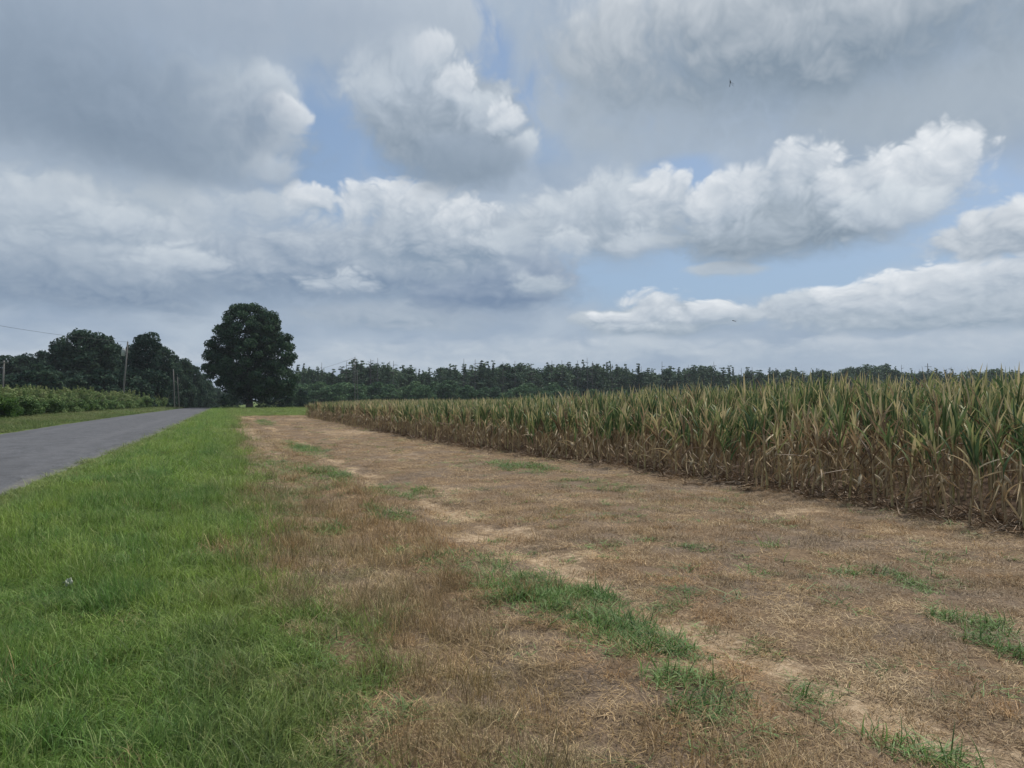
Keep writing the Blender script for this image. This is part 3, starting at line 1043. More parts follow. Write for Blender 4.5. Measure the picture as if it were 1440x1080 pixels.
    if g.uniform() < 0.55 or kind == 'broken':
        z = top * g.uniform(0.42, 0.58)
        a = az0 + g.uniform(0, 6)
        dn = g.uniform() < 0.4
        e0 = pos(z)
        dv = Vector((math.cos(a) * 0.5, math.sin(a) * 0.5, -0.85 if dn else 0.85)).normalized()
        st = [(0, 0.007), (0.03, 0.012), (0.07, 0.023), (0.13, 0.027), (0.18, 0.022), (0.22, 0.010), (0.25, 0.003)]
        q = tube([e0 + dv * s for s, _ in st], [r for _, r in st], 8)
        fl = [q] + [ribbon(e0 + dv * 0.17, a + k, 0.5 if not dn else 2.6, 0.8, 0.14, 0.02, 4, g, 1.0, 0.4, 0.3) for k in (-0.8, 0.3, 1.4)]
        v, f = join(fl)
        out['ear'] = (v, f, np.full(len(v), g.uniform(0.1, 1)))
    if kind in ('green', 'mixed') and g.uniform() < 0.5:
        t0 = Vector(path[-1])
        ts = [tube([t0, t0 + Vector((0, 0, 0.16)), t0 + Vector((g.normal(0, .02), g.normal(0, .02), 0.3))], [0.004, 0.0035, 0.001], 4)]
        for k in range(6):
            a = g.uniform(0, 6.28)
            b = t0 + Vector((0, 0, 0.06 + 0.02 * k))
            ts.append(tube([b, b + Vector((math.cos(a) * .05, math.sin(a) * .05, .1)), b + Vector((math.cos(a) * .11, math.sin(a) * .11, .14))], [0.003, 0.0028, 0.001], 4))
        v, f = join(ts)
        out['tassel'] = (v, f, np.full(len(v), 0.6))
    return out


PART_MAT = dict(stalk=M_STALK, green_leaves=M_GLEAF, dry_leaves=M_DLEAF, ear=M_HUSK, tassel=M_DLEAF)
CORN_KINDS = ['green'] * 5 + ['mixed'] * 5 + ['dry'] * 3 + ['broken'] * 2


def inner_height(x, y):
    """stunted plants on the margin, taller ones inside; lower again towards the far end"""
    d = x - corn_edge(y)
    tall = np.interp(y, [0, 8, 17, 24, 32, 80], [2.15, 2.22, 2.25, 2.0, 1.72, 1.64])
    edge = np.interp(y, [0, 5, 8, 12, 24, 32, 80], [1.85, 1.7, 1.5, 1.45, 1.55, 1.55, 1.5])
    return edge + (tall - edge) * sstep(0.2, 4.5, d) + 0.16 * (fbm(x * 0.5, y * 0.25, 91) - 0.5)


def build_corn():
    g = np.random.default_rng(5)
    protos = []
    for i, k in enumerate(CORN_KINDS):
        ps = corn_parts(500 + i, k)
        zmax = max(float(v[:, 2].max()) for v, f, r in ps.values())
        pm = {n: mesh_np("corn_" + n, v, f, [PART_MAT[n]], {"v": r}) for n, (v, f, r) in ps.items()}
        names = list(ps)
        vs, fs, rs, fm, off = [], [], [], [], 0
        for q, n in enumerate(names):
            v, f, r = ps[n]
            vs.append(v)
            fs.append(f + off)
            rs.append(r)
            fm.append(np.full(len(f), q))
            off += len(v)
        whole = mesh_np("corn_whole", np.concatenate(vs), np.concatenate(fs), [PART_MAT[n] for n in names], {"v": np.concatenate(rs)}, fmat=np.concatenate(fm))
        protos.append((k, zmax, pm, whole))
    kinds = np.array(CORN_KINDS)
    ids = {k: np.where(kinds == k)[0] for k in ('green', 'mixed', 'dry', 'broken')}

    def pick(x, y):
        dry = float(fbm(y * 0.9, x * 0.9, 95)) + g.normal(0, 0.10)
        d = x - float(corn_edge(y))
        dry += 0.07 if d < 0.5 else (-0.10 if d > 2 else -0.03)
        k = 'dry' if dry > 0.60 else 'mixed' if dry > 0.47 else 'green'
        if d < 0.5 and g.uniform() < 0.07:
            k = 'broken'
        return int(g.choice(ids[k]))

    spots = []
    for r in range(34):
        step = 0.25 if r < 2 else 0.21 if r < 14 else 0.32
        for y in np.arange(1.0, CORN_END, step):
            yy = y + g.normal(0, 0.04)
            xx = float(corn_edge(yy)) + 0.12 + r * 0.74 + g.normal(0, 0.045)
            if g.uniform() < 0.07:
                continue
            zf = xx * sy_ + yy * cy_
            xr = xx * cy_ - yy * sy_
            if xr > 0.69 * zf + 1.2:
                continue
            spots.append((r, xx, yy, zf))
    # the 300 plants that show largest stand alone, the field behind them is one mass
    spots.sort(key=lambda s: s[3] * (1.0 + 0.45 * s[0]))
    front, rest = spots[:300], spots[300:]
    desc = {
        'green': "green topped corn plant on a brown stalk",
        'mixed': "half dried corn plant with tan lower leaves",
        'dry': "fully dried brown corn plant",
        'broken': "snapped corn stalk with bent over top"}
    rows = ["front row", "second row", "third row", "inner rows"]
    for r, x, y, zf in front:
        i = pick(x, y)
        k, zmax, pm, _ = protos[i]
        h = float(inner_height(x, y)) * g.uniform(0.84, 1.12) * (0.72 if k == 'broken' else 0.95 if k == 'dry' else 1)
        part_of_row = "at the near end" if zf < 12.5 else "midway along" if zf < 22 else "farther off"
        rr = min(r, 3)
        t = thing("corn_plant", "%s, %s, %s" % (desc[k], rows[rr], part_of_row), "corn plant",
                  (x, y, float(height(x, y))), g.uniform(0, 6.28), "%s corn plants, row %s, %s" % (k, ("one", "two", "three", "inner")[rr], part_of_row))
        s = h / zmax
        t.scale = (g.uniform(0.9, 1.15), g.uniform(0.9, 1.15), s)
        t.rotation_euler[0] = g.normal(0, 0.06)
        t.rotation_euler[1] = g.normal(0, 0.06)
        for n, me in pm.items():
            obj(n, me, t)
    P = np.array([(x, y, float(height(x, y))) for r, x, y, zf in rest])
    idx = np.array([pick(x, y) for r, x, y, zf in rest])
    n = len(P)
    hh = inner_height(P[:, 0], P[:, 1]) * g.uniform(0.86, 1.06, n)
    zm = np.array([protos[i][1] for i in idx])
    deep = np.where((P[:, 0] - corn_edge(P[:, 1])) > 10, 1.25, 1.0)
    scl = np.column_stack([g.uniform(0.9, 1.2, n) * deep, g.uniform(0.9, 1.2, n) * deep, hh / zm])
    cc = proto_collection("corn_plants", [p[3] for p in protos])
    scatter("corn_field", cc, P, np.column_stack([g.normal(0, .035, n), g.normal(0, .035, n), g.uniform(0, 6.28, n)]), scl, idx, np.ones((n, 3)) * 0.5,
            "the standing corn field behind its first rows, green tops over brown stalks", "corn field")
    # fallen leaves under the first rows
    ml = leaf_mat("fallen_corn_leaf", [(0.30, 0.22, 0.13), (0.07, 0.045, 0.03)], 0.1, inst=True)
    lp = []
    for i in range(5):
        gg = np.random.default_rng(700 + i)
        L = [ribbon((gg.uniform(-.1, .1), gg.uniform(-.1, .1), gg.uniform(0.01, 0.05)), gg.uniform(0, 6.28), gg.uniform(1.3, 1.6), gg.uniform(-0.1, 0.3), gg.uniform(0.15, 0.4),
                    gg.uniform(0.01, 0.03), 5, gg, gg.uniform(-2, 2), 0.4, 0.5) for _ in range(7)]
        v, f = join(L)
        lp.append(mesh_np("fallen_leaves", v, f, [ml], {"v": np.repeat(gg.uniform(0, 1, 7), 18)}))
    cl = proto_collection("fallen_leaves", lp)
    Q = []
    for _ in range(1700):
        y = g.uniform(3, 40)
        x = float(corn_edge(y)) + g.normal(0.45, 0.4)
        if abs(x - corn_edge(y)) < 1.4:
            Q.append((x, y, float(height(x, y))))
    Q = np.array(Q)
    n = len(Q)
    c = np.array((0.17, 0.115, 0.07)) * g.uniform(0.5, 1.5, n)[:, None]
    sc = g.uniform(0.7, 1.3, n)
    scatter("corn_litter", cl, Q, np.column_stack([g.normal(0, .1, n), g.normal(0, .1, n), g.uniform(0, 6.28, n)]), np.column_stack([sc, sc, sc]), g.integers(0, 5, n), c,
            "fallen brown corn leaves littering the ground along the field edge", "leaf litter")


build_corn()

# ------------------------------------------------------------------ trees and shrubs
M_BARK = noise_mat("tree_bark", (0.05, 0.042, 0.036), (0.13, 0.115, 0.10), 3.0, 0.9, 0.5, (1, 1, 0.25))
M_DEADWOOD = noise_mat("dead_wood", (0.05, 0.05, 0.05), (0.12, 0.12, 0.118), 2.0, 0.9, 0.3, (1, 1, 0.2))
M_OAK = leaf_mat("dark_oak_leaf", [(0.013, 0.036, 0.025), (0.030, 0.066, 0.040), (0.064, 0.115, 0.062)], 0.25, objvar=0.2, spec=0.06)
M_WOODS = leaf_mat("woodland_leaf", [(0.013, 0.035, 0.027), (0.028, 0.061, 0.042), (0.058, 0.10, 0.06)], 0.25, objvar=0.35, spec=0.05)
M_CYPRESS = leaf_mat("cypress_leaf", [(0.036, 0.075, 0.046), (0.068, 0.118, 0.068), (0.12, 0.175, 0.098)], 0.15, objvar=0.6, spec=0.06)
M_BUSH = leaf_mat("thicket_leaf", [(0.038, 0.085, 0.046), (0.07, 0.135, 0.066), (0.12, 0.195, 0.09)], 0.2, objvar=0.5, spec=0.06)
M_HEDGE = leaf_mat("hedge_leaf", [(0.068, 0.13, 0.046), (0.13, 0.205, 0.07), (0.17, 0.235, 0.088), (0.215, 0.245, 0.105)], 0.25, objvar=0.35, spec=0.1)
M_BRIGHT = leaf_mat("bright_bush_leaf", [(0.045, 0.10, 0.025), (0.075, 0.15, 0.032), (0.11, 0.19, 0.045)], 0.3, objvar=0.2, spec=0.1)


def leaf_cloud(clumps, n, size, seed, shell=0.55, squash=1.0):
    """n small bent leaf faces spread through the clumps: (centre, radius) or (centre, (rx, ry, rz))"""
    g = np.random.default_rng(seed)
    C = np.array([c for c, r in clumps], float)
    Rr = np.array([(r, r, r * squash) if np.ndim(r) == 0 else r for c, r in clumps], float)
    wt = (Rr.prod(axis=1)) ** (2 / 3)
    k = g.choice(len(C), n, p=wt / wt.sum())
    d = g.normal(0, 1, (n, 3))
    d /= np.linalg.norm(d, axis=1)[:, None]
    rad = 1 - (1 - shell) * np.abs(g.normal(0, 0.6, n))
    rad = np.clip(rad, 0.05, 1.12)
    P = C[k] + d * Rr[k] * rad[:, None]
    nr = d * 0.8 + g.normal(0, 0.7, (n, 3)) + np.array([0, 0, 0.35])
    nr /= np.linalg.norm(nr, axis=1)[:, None]
    a = np.cross(nr, g.normal(0, 1, (n, 3)))
    a /= np.linalg.norm(a, axis=1)[:, None]
    b = np.cross(nr, a)
    s = size * g.uniform(0.6, 1.3, n)[:, None]
    V = np.stack([P - a * s * 0.62, P - b * s * 0.36 - nr * s * 0.10, P + a * s * 0.62 - nr * s * 0.2, P + b * s * 0.36 - nr * s * 0.10], axis=1)
    clump_tone = g.uniform(-0.28, 0.28, len(C))
    rv = np.clip(g.uniform(0.1, 0.9, n) + clump_tone[k], 0, 1)
    return V.reshape(-1, 3), np.arange(n * 4).reshape(n, 4), np.repeat(rv, 4)


def trunk_mesh(name, H, r, seed, limbs=6, spread=0.35, mat=None, lean=0.03, start=0.3, sides=8):
    g = np.random.default_rng(seed)
    path = [(g.normal(0, lean) * H * i / 8, g.normal(0, lean) * H * i / 8, H * i / 8 - (0.3 if i == 0 else 0)) for i in range(9)]
    rad = [r * (1.35 if i == 0 else 1.0) * (1 - 0.9 * i / 8) + 0.02 for i in range(9)]
    ps = [tube(path, rad, sides)]
    for k in range(limbs):
        u = start + (0.92 - start) * (k + 0.5) / limbs
        b = Vector(path[min(int(u * 8), 7)]).lerp(Vector(path[min(int(u * 8) + 1, 8)]), u * 8 % 1)
        a = g.uniform(0, 6.28)
        L_ = H * spread * g.uniform(0.6, 1.1) * (1.15 - 0.6 * u)
        q = [b]
        for j in range(1, 5):
            q.append(b + Vector((math.cos(a + g.normal(0, .12)), math.sin(a + g.normal(0, .12)), 0.25 + 0.2 * j / 4 + g.normal(0, .08))) * (L_ * j / 4))
        rr = r * (1 - 0.85 * u) * 0.5 + 0.02
        ps.append(tube(q, [rr * (1 - 0.2 * j) for j in range(5)], 5))
    v, f = join(ps)
    return mesh_np(name, v, f, [mat or M_BARK], smooth=True)


def plant_tree(name, label, cat, loc, trunk, crown, scale=(1, 1, 1), rz=0.0, group=None, extra=None):
    t = thing(name, label, cat, loc, rz, group)
    t.scale = scale
    if trunk is not None:
        obj("trunk", trunk, t)
    if crown is not None:
        obj("crown", crown, t)
    return t


def build_great_tree():
    g = np.random.default_rng(42)
    x, y = at(351, 574)
    # silhouette: half width of the crown by height (m), left and right of the trunk
    zs = [2.2, 3.0, 4.0, 6.0, 8.5, 11.0, 13.5, 16.0, 18.5, 20.5, 21.6]
    wl = [3.0, 5.0, 6.2, 8.6, 9.9, 9.6, 8.8, 7.6, 6.0, 3.6, 1.0]
    wr = [7.0, 9.4, 10.0, 10.2, 10.0, 9.6, 9.0, 7.9, 6.4, 3.6, 1.0]
    cl = [((0.3 * k, 0.2 * k, 3 + 2.1 * k), (4.6 - 0.25 * k, 4.6 - 0.25 * k, 2.2)) for k in range(8)] + [((0.5, 0, 18.6), (3.2, 3.2, 1.8)), ((5.2, 0, 9), (3.6, 3.6, 4)), ((-4.6, 0, 9), (3.6, 3.6, 4)), ((4, 0, 14), (3, 3, 2.6)), ((-3.6, 0, 14), (3, 3, 2.6))]
    for _ in range(340):
        z = g.uniform(3.0, 20.6)
        a = g.uniform(0, 6.28)
        l, r = np.interp(z, zs, wl), np.interp(z, zs, wr)
        w = (l + r) / 2 * (0.45 + 0.55 * math.sqrt(g.uniform(0.05, 1)))
        c = (r - l) / 2
        rad = g.uniform(0.8, 1.6)
        w = max(w - rad * 0.7, 0)
        cl.append(((c + math.cos(a) * w, math.sin(a) * w, z), (rad, rad, rad * 0.72)))
    v, f, rv = leaf_cloud(cl, 76000, 0.38, 3, shell=0.35)
    crown = mesh_np("crown", v, f, [M_OAK], {"v": rv})
    trunk = trunk_mesh("trunk", 17, 0.62, 9, limbs=14, spread=0.42, start=0.16)
    t = plant_tree("oak_tree", "great round dark green tree standing alone beside the road", "tree", (x, y, float(height(x, y))), trunk, crown, rz=-YAW)
    return t


build_great_tree()


def broad_crown(seed, H, W, n, size, mat, base=0.12):
    g = np.random.default_rng(seed)
    cl = []
    cl += [((0, 0, H * z), (W * 0.6, W * 0.6, H * 0.16)) for z in (base + 0.14, 0.4, 0.6, 0.74)]
    for _ in range(52):
        u = g.uniform(0, 1)
        z = H * (base + (0.97 - base) * u)
        w = W * math.sqrt(max(0.03, 1 - ((u - 0.42) / 0.62) ** 2))
        a = g.uniform(0, 6.28)
        rr = H * g.uniform(0.06, 0.13)
        w = max(w * math.sqrt(g.uniform(0.1, 1)) - rr * 0.6, 0)
        cl.append(((math.cos(a) * w, math.sin(a) * w, z - rr * 0.4), (rr, rr, rr * 0.75)))
    v, f, rv = leaf_cloud(cl, n, size, seed + 1)
    return mesh_np("crown", v, f, [mat], {"v": rv})


def build_woods():
    g = np.random.default_rng(21)
    cr = [broad_crown(60 + i, 20, 6.5, 11000, 0.6, M_WOODS, base=[0.06, 0.12, 0.08, 0.05][i]) for i in range(4)]
    tr = [trunk_mesh("trunk", 17, 0.42, 70 + i, limbs=6, spread=0.3) for i in range(2)]
    # column in the photo, top of the crown, crown width in pixels, distance and what sets the tree apart
    T = [(-52, 492, 90, 185, "dark woodland tree at the end of the woods beyond the hedge"),
         (2, 499, 70, 185, "low dark tree behind the short utility pole"),
         (32, 494, 46, 190, "flat topped dark tree second from the short utility pole"),
         (60, 492, 46, 185, "small dark tree under the hanging power cable"),
         (86, 478, 52, 170, "dark tree stepping up to the tallest crown of the woods"),
         (112, 461, 70, 165, "tallest broad dark tree in the woods, flat top"),
         (140, 464, 58, 168, "tall dark tree between the highest crown and the transformer pole"),
         (162, 481, 42, 180, "lower dark tree just behind the transformer pole"),
         (186, 484, 40, 185, "dark tree filling the dip beside the transformer pole"),
         (206, 466, 56, 165, "tall dark tree with a rounded top between the two tall poles"),
         (226, 480, 40, 180, "dark tree on the shoulder of the rounded tall one"),
         (243, 498, 40, 195, "dark tree directly behind the pair of roadside poles"),
         (258, 504, 34, 200, "dark tree just past the pair of roadside poles"),
         (271, 512, 32, 215, "dark tree on the falling end of the woods"),
         (283, 523, 28, 235, "small dark tree near the road end of the woods"),
         (293, 534, 24, 270, "smaller dark tree where the road leaves view"),
         (304, 545, 24, 310, "smallest dark tree beside the lone great tree")]
    for i, (px, top, w, d, lab) in enumerate(T):
        x, y = at_dist(px, d)
        z = float(height(x, y))
        H = (HORIZON - top) / F_PX * d + CAM_H - z
        W = w / F_PX * d / 2 * 1.25
        plant_tree("woodland_tree", lab, "tree", (x, y, z), tr[i % 2], cr[i % 4], (W / 6.5, W / 6.5, H / 20), g.uniform(0, 6.28))
    # understorey along the foot of the woods
    ub = [broad_crown(80 + i, 8, 4.2, 3600, 0.55, M_WOODS, base=0.02) for i in range(3)]
    for i, px in enumerate(np.arange(-40, 300, 13)):
        d = np.interp(px, [-40, 200, 300], [150, 158, 260]) + g.uniform(-6, 6)
        x, y = at_dist(px + g.uniform(-4, 4), d)
        z = float(height(x, y))
        H = g.uniform(5.5, 9.5) * np.interp(px, [-40, 240, 300], [1, 0.8, 0.9])
        s = H / 8
        plant_tree("understorey_tree", "low dark leafy tree filling the foot of the woods behind the hedge", "tree", (x, y, z), None, ub[i % 3], (s * 1.1, s * 1.1, s), g.uniform(0, 6.28),
                   "low trees at the foot of the woods")
    # far wood seen through the gap past the end of the road
    for i, px in enumerate(np.arange(262, 345, 9)):
        d = 480 + g.uniform(-20, 30)
        x, y = at_dist(px, d)
        z = float(height(x, y))
        H = g.uniform(8, 13)
        plant_tree("distant_tree", "distant tree in the far wood past the end of the road", "tree", (x, y, z), None, ub[i % 3], (H / 7, H / 7, H / 8), g.uniform(0, 6.28), "trees of the far wood past the road")


build_woods()


def cypress_crown(seed, H, n):
    """ragged, open conifer: short level sprays round a straight trunk, often one-sided"""
    g = np.random.default_rng(seed)
    cl = [((0, 0, H * z), (H * w, H * w, H * 0.1)) for z, w in ((0.12, 0.13), (0.26, 0.12), (0.4, 0.1), (0.54, 0.075), (0.68, 0.05), (0.8, 0.032), (0.9, 0.018))]
    k = 18
    for i in range(k):
        u = i / (k - 1)
        z = H * (0.08 + 0.9 * u)
        w = H * (0.17 - 0.14 * u) * g.uniform(0.5, 1.3)
        for _ in range(2):
            a = g.uniform(0, 6.28)
            cl.append(((math.cos(a) * w, math.sin(a) * w, z), (w * 0.6 + 0.1, w * 0.6 + 0.1, H * 0.016 + 0.06)))
    v, f, rv = leaf_cloud(cl, n, 0.55, seed + 5, shell=0.3)
    return mesh_np("crown", v, f, [M_CYPRESS], {"v": rv})


def snag_mesh(seed, H):
    g = np.random.default_rng(seed)
    ps = [tube([(g.normal(0, .05), g.normal(0, .05), H * i / 6 - (0.2 if i == 0 else 0)) for i in range(7)], [0.24 - 0.03 * i for i in range(7)], 6)]
    for k in range(9):
        z = H * g.uniform(0.45, 0.97)
        a = g.uniform(0, 6.28)
        L_ = g.uniform(0.6, 2.4)
        ps.append(tube([(0, 0, z), (math.cos(a) * L_ * .5, math.sin(a) * L_ * .5, z + 0.1), (math.cos(a) * L_, math.sin(a) * L_, z + g.uniform(-.3, .6))], [0.11, 0.08, 0.04], 4))
    v, f = join(ps)
    return mesh_np("trunk", v, f, [M_DEADWOOD])


def build_treeline():
    g = np.random.default_rng(33)
    prof_x = [415, 425, 440, 470, 505, 520, 560, 600, 640, 660, 690, 740, 800, 830, 880, 950, 1000, 1060, 1150, 1205, 1250, 1290, 1360, 1500]
    prof_y = [512, 508, 512, 516, 504, 503, 510, 517, 510, 505, 503, 508, 510, 505, 512, 512, 511, 515, 518, 514, 512, 515, 518, 518]
    cy = [cypress_crown(130 + i, 18, 2600) for i in range(6)]
    ct = [trunk_mesh("trunk", 17.6, 0.28, 140 + i, limbs=5, spread=0.12, mat=M_BARK, lean=0.004, sides=6) for i in range(2)]
    sn = [snag_mesh(150 + i, 18) for i in range(4)]
    br = [broad_crown(160 + i, 14, 5.0, 4200, 0.65, M_CYPRESS, base=0.05) for i in range(3)]
    bu = [broad_crown(170 + i, 8, 4.6, 2800, 0.55, M_BUSH, base=0.0) for i in range(4)]

    def where(px):
        return ("between great tree and pole" if px < 495 else "just past the pole" if px < 620 else
                "behind the low corn" if px < 840 else "behind the middle corn" if px < 1130 else "behind the tallest corn")

    def dist(px):
        return float(np.interp(px, [415, 700, 1100, 1500], [300, 330, 400, 430]))
    px = 418.0
    i = 0
    while px < 1475:
        d = dist(px) + g.uniform(-12, 25)
        top = float(np.interp(px, prof_x, prof_y)) + abs(g.normal(0, 7)) - 2
        x, y = at_dist(px, d)
        z = float(height(x, y))
        H = (HORIZON - top) / F_PX * d + CAM_H - z
        s = H / 18
        w = s * g.uniform(0.7, 1.8)
        plant_tree("cypress_tree", "ragged spiky topped conifer in the treeline, " + where(px), "tree", (x, y, z), ct[i % 2], cy[int(g.integers(0, 6))], (w, w, s), g.uniform(0, 6.28),
                   "ragged conifers " + where(px))
        i += 1
        px += g.uniform(5, 15)
    px = 430.0
    while px < 1475:
        d = dist(px) + g.uniform(0, 34)
        top = float(np.interp(px, prof_x, prof_y)) + g.uniform(5, 17) - (4 if px > 1130 else 0) - 3
        x, y = at_dist(px, d)
        z = float(height(x, y))
        s = ((HORIZON - top) / F_PX * d + CAM_H - z) / 14
        plant_tree("treeline_tree", "rounded dull green tree standing among the conifers, " + where(px), "tree", (x, y, z), None, br[int(g.integers(0, 3))], (s * 1.1, s * 1.1, s), g.uniform(0, 6.28),
                   "rounded trees among the conifers, " + where(px))
        px += g.uniform(9, 17)
    for px in [452, 487, 497, 521, 531, 548, 553, 585, 652, 668, 707, 724, 748, 776, 790, 812, 826, 833, 861, 902, 931, 968, 1004, 1043, 1058, 1092, 1118, 1190, 1268, 1293, 1338]:
        d = dist(px) - g.uniform(0, 14)
        top = float(np.interp(px, prof_x, prof_y)) + g.uniform(-4, 4)
        x, y = at_dist(px, d)
        z = float(height(x, y))
        s = ((HORIZON - top) / F_PX * d + CAM_H - z) / 18
        plant_tree("dead_tree", "bare grey dead trunk with stub branches, " + where(px), "dead tree", (x, y, z), sn[int(g.integers(0, 4))], None, (s, s, s), g.uniform(0, 6.28),
                   "dead trunks " + where(px))
    px = 412.0
    while px < 1120:
        d = dist(px) - g.uniform(15, 40)
        x, y = at_dist(px, d)
        z = float(height(x, y))
        H = g.uniform(5.5, 9.5) * (1.15 if px < 800 else 0.95)
        plant_tree("thicket_bush", "rounded bright green bush fronting the treeline, " + where(px), "bush", (x, y, z), None, bu[int(g.integers(0, 4))], (H / 8 * 1.1, H / 8 * 1.1, H / 8),
                   g.uniform(0, 6.28), "bushes along the treeline, " + where(px))
        px += g.uniform(8, 15)
    du = [broad_crown(190 + i, 8, 4.6, 2800, 0.5, M_WOODS, base=0.0) for i in range(2)]
    # low dark shrubs under and behind the great tree
    for px, d, H in [(318, 172, 3.6), (330, 178, 3.0), (372, 186, 5.0), (388, 190, 6.0), (402, 190, 6.5), (425, 196, 5.0)]:
        x, y = at_dist(px, d)
        plant_tree("shade_shrub", "dark shrub in the shade behind the great round tree", "shrub", (x, y, float(height(x, y))), None, du[int(g.integers(0, 2))],
                   (H / 8 * 0.9, H / 8 * 0.9, H / 8), g.uniform(0, 6.28), "shrubs behind the great round tree")


build_treeline()


def hedge_shrub(seed, mat, n=6800):
    g = np.random.default_rng(seed)
    cl = []
    for _ in range(26):
        a, w = g.uniform(0, 6.28), 1.9 * math.sqrt(g.uniform(0, 1))
        z = g.uniform(0.2, 2.3) * (1 - 0.12 * w)
        rr = g.uniform(0.3, 0.55)
        cl.append(((math.cos(a) * w, math.sin(a) * w, z), (rr, rr, rr * g.uniform(0.8, 1.7))))
    for _ in range(12):                                            # shoots standing out of the top
        a, w = g.uniform(0, 6.28), 1.7 * math.sqrt(g.uniform(0, 1))
        cl.append(((math.cos(a) * w, math.sin(a) * w, g.uniform(2.1, 2.6)), (0.09, 0.09, 0.42)))
    v, f, rv = leaf_cloud(cl, n, 0.145, seed + 2)
    rv = np.clip(rv + np.clip(v[:, 2] - 1.9, -0.5, 0.6) * 0.5, 0, 1)
    return mesh_np("foliage", v, f, [mat], {"v": rv})


def build_hedge():
    g = np.random.default_rng(55)
    hs = [hedge_shrub(240 + i, M_HEDGE) for i in range(5)]
    st = []
    for i in range(2):
        gg = np.random.default_rng(260 + i)
        v, f = join([tube([(gg.normal(0, .2), gg.normal(0, .2), -0.05), (gg.normal(0, .5), gg.normal(0, .5), 1.0), (gg.normal(0, .9), gg.normal(0, .9), 2.1)], [0.03, 0.022, 0.01], 5) for _ in range(7)])
        st.append(mesh_np("stems", v, f, [M_BARK]))

    def shrub(x, y, s, H, me, lab, grp, i):
        t = thing("hedge_shrub", lab, "shrub", (x, y, float(height(x, y))), g.uniform(0, 6.28), grp)
        t.scale = (s, s, H)
        obj("foliage", me, t)
        obj("stems", st[i % 2], t)
    i = 0
    for y in np.concatenate([np.arange(58, 120, 2.6), np.arange(120, 250, 4.2)]):
        for row in range(2 if y < 180 else 1):
            base = float(np.interp(y, [58, 75, 94, 133, 180, 240], [-17.0, -16.3, -15.3, -13.4, -11.0, -8.6]))
            x = base - 1.9 - row * 3.0 + g.normal(0, 0.55)
            H = float(np.interp(y, [58, 78, 92, 130, 180, 250], [0.84, 0.92, 1.08, 1.0, 1.05, 1.1])) * g.uniform(0.68, 1.14)
            stretch = "opposite the verge" if y < 95 else "before the transformer pole" if y < 140 else "towards the end of the road"
            shrub(x, y + g.normal(0, .3), 1.15 if y < 120 else 1.5, H, hs[i % 5],
                  ("feathery shrub in the front of the hedge, " if row == 0 else "tangled shrub in the back of the hedge, ") + stretch,
                  ("front" if row == 0 else "back") + " hedge shrubs " + stretch, i)
            i += 1
    xb, yb = at(2, 591)
    for k, (dx, dy, s, H) in enumerate([(0, 1.2, 0.8, 0.72), (-1.6, -1.5, 0.85, 0.8), (0.2, 3.3, 0.55, 0.5)]):
        shrub(xb + dx - 0.6, yb + dy, s, H, hedge_shrub(290 + k, M_BRIGHT, 6800),
              ["bright yellow green leafy bush in front of the hedge by the short pole", "large bright green bush at the edge of the frame before the hedge", "little bright green bush at the foot of the hedge"][k], None, k)
    x, y = at_dist(226, 175)
    shrub(x, y, 1.0, 1.25, hedge_shrub(299, M_BUSH, 6800), "fresh green bush standing up at the road end of the hedge", None, 1)


build_hedge()

# ------------------------------------------------------------------ poles, cables and small things
M_POLE = noise_mat("weathered_pole_wood", (0.095, 0.092, 0.09), (0.17, 0.168, 0.162), 4.0, 0.9, 0.3, (1, 1, 0.1))
M_STEEL = noise_mat("galvanised_steel", (0.36, 0.38, 0.40), (0.46, 0.48, 0.50), 6.0, 0.5, 0.0)
M_CABLE = noise_mat("cable_sheath", (0.05, 0.055, 0.06), (0.08, 0.085, 0.09), 6.0, 0.6, 0.0)
M_PAPER = noise_mat("crumpled_paper", (0.30, 0.33, 0.28), (0.46, 0.48, 0.43), 12.0, 0.8, 0.2)
M_INSECT = noise_mat("insect_body", (0.012, 0.014, 0.016), (0.035, 0.038, 0.04), 30.0, 0.4, 0.0)


def box(cx, cy, cz, sx, sy, sz):
    v = np.array([(cx + a * sx / 2, cy + b * sy / 2, cz + c * sz / 2) for a in (-1, 1) for b in (-1, 1) for c in (-1, 1)])
    return v, np.array([(0, 1, 3, 2), (4, 6, 7, 5), (0, 4, 5, 1), (2, 3, 7, 6), (0, 2, 6, 4), (1, 5, 7, 3)])


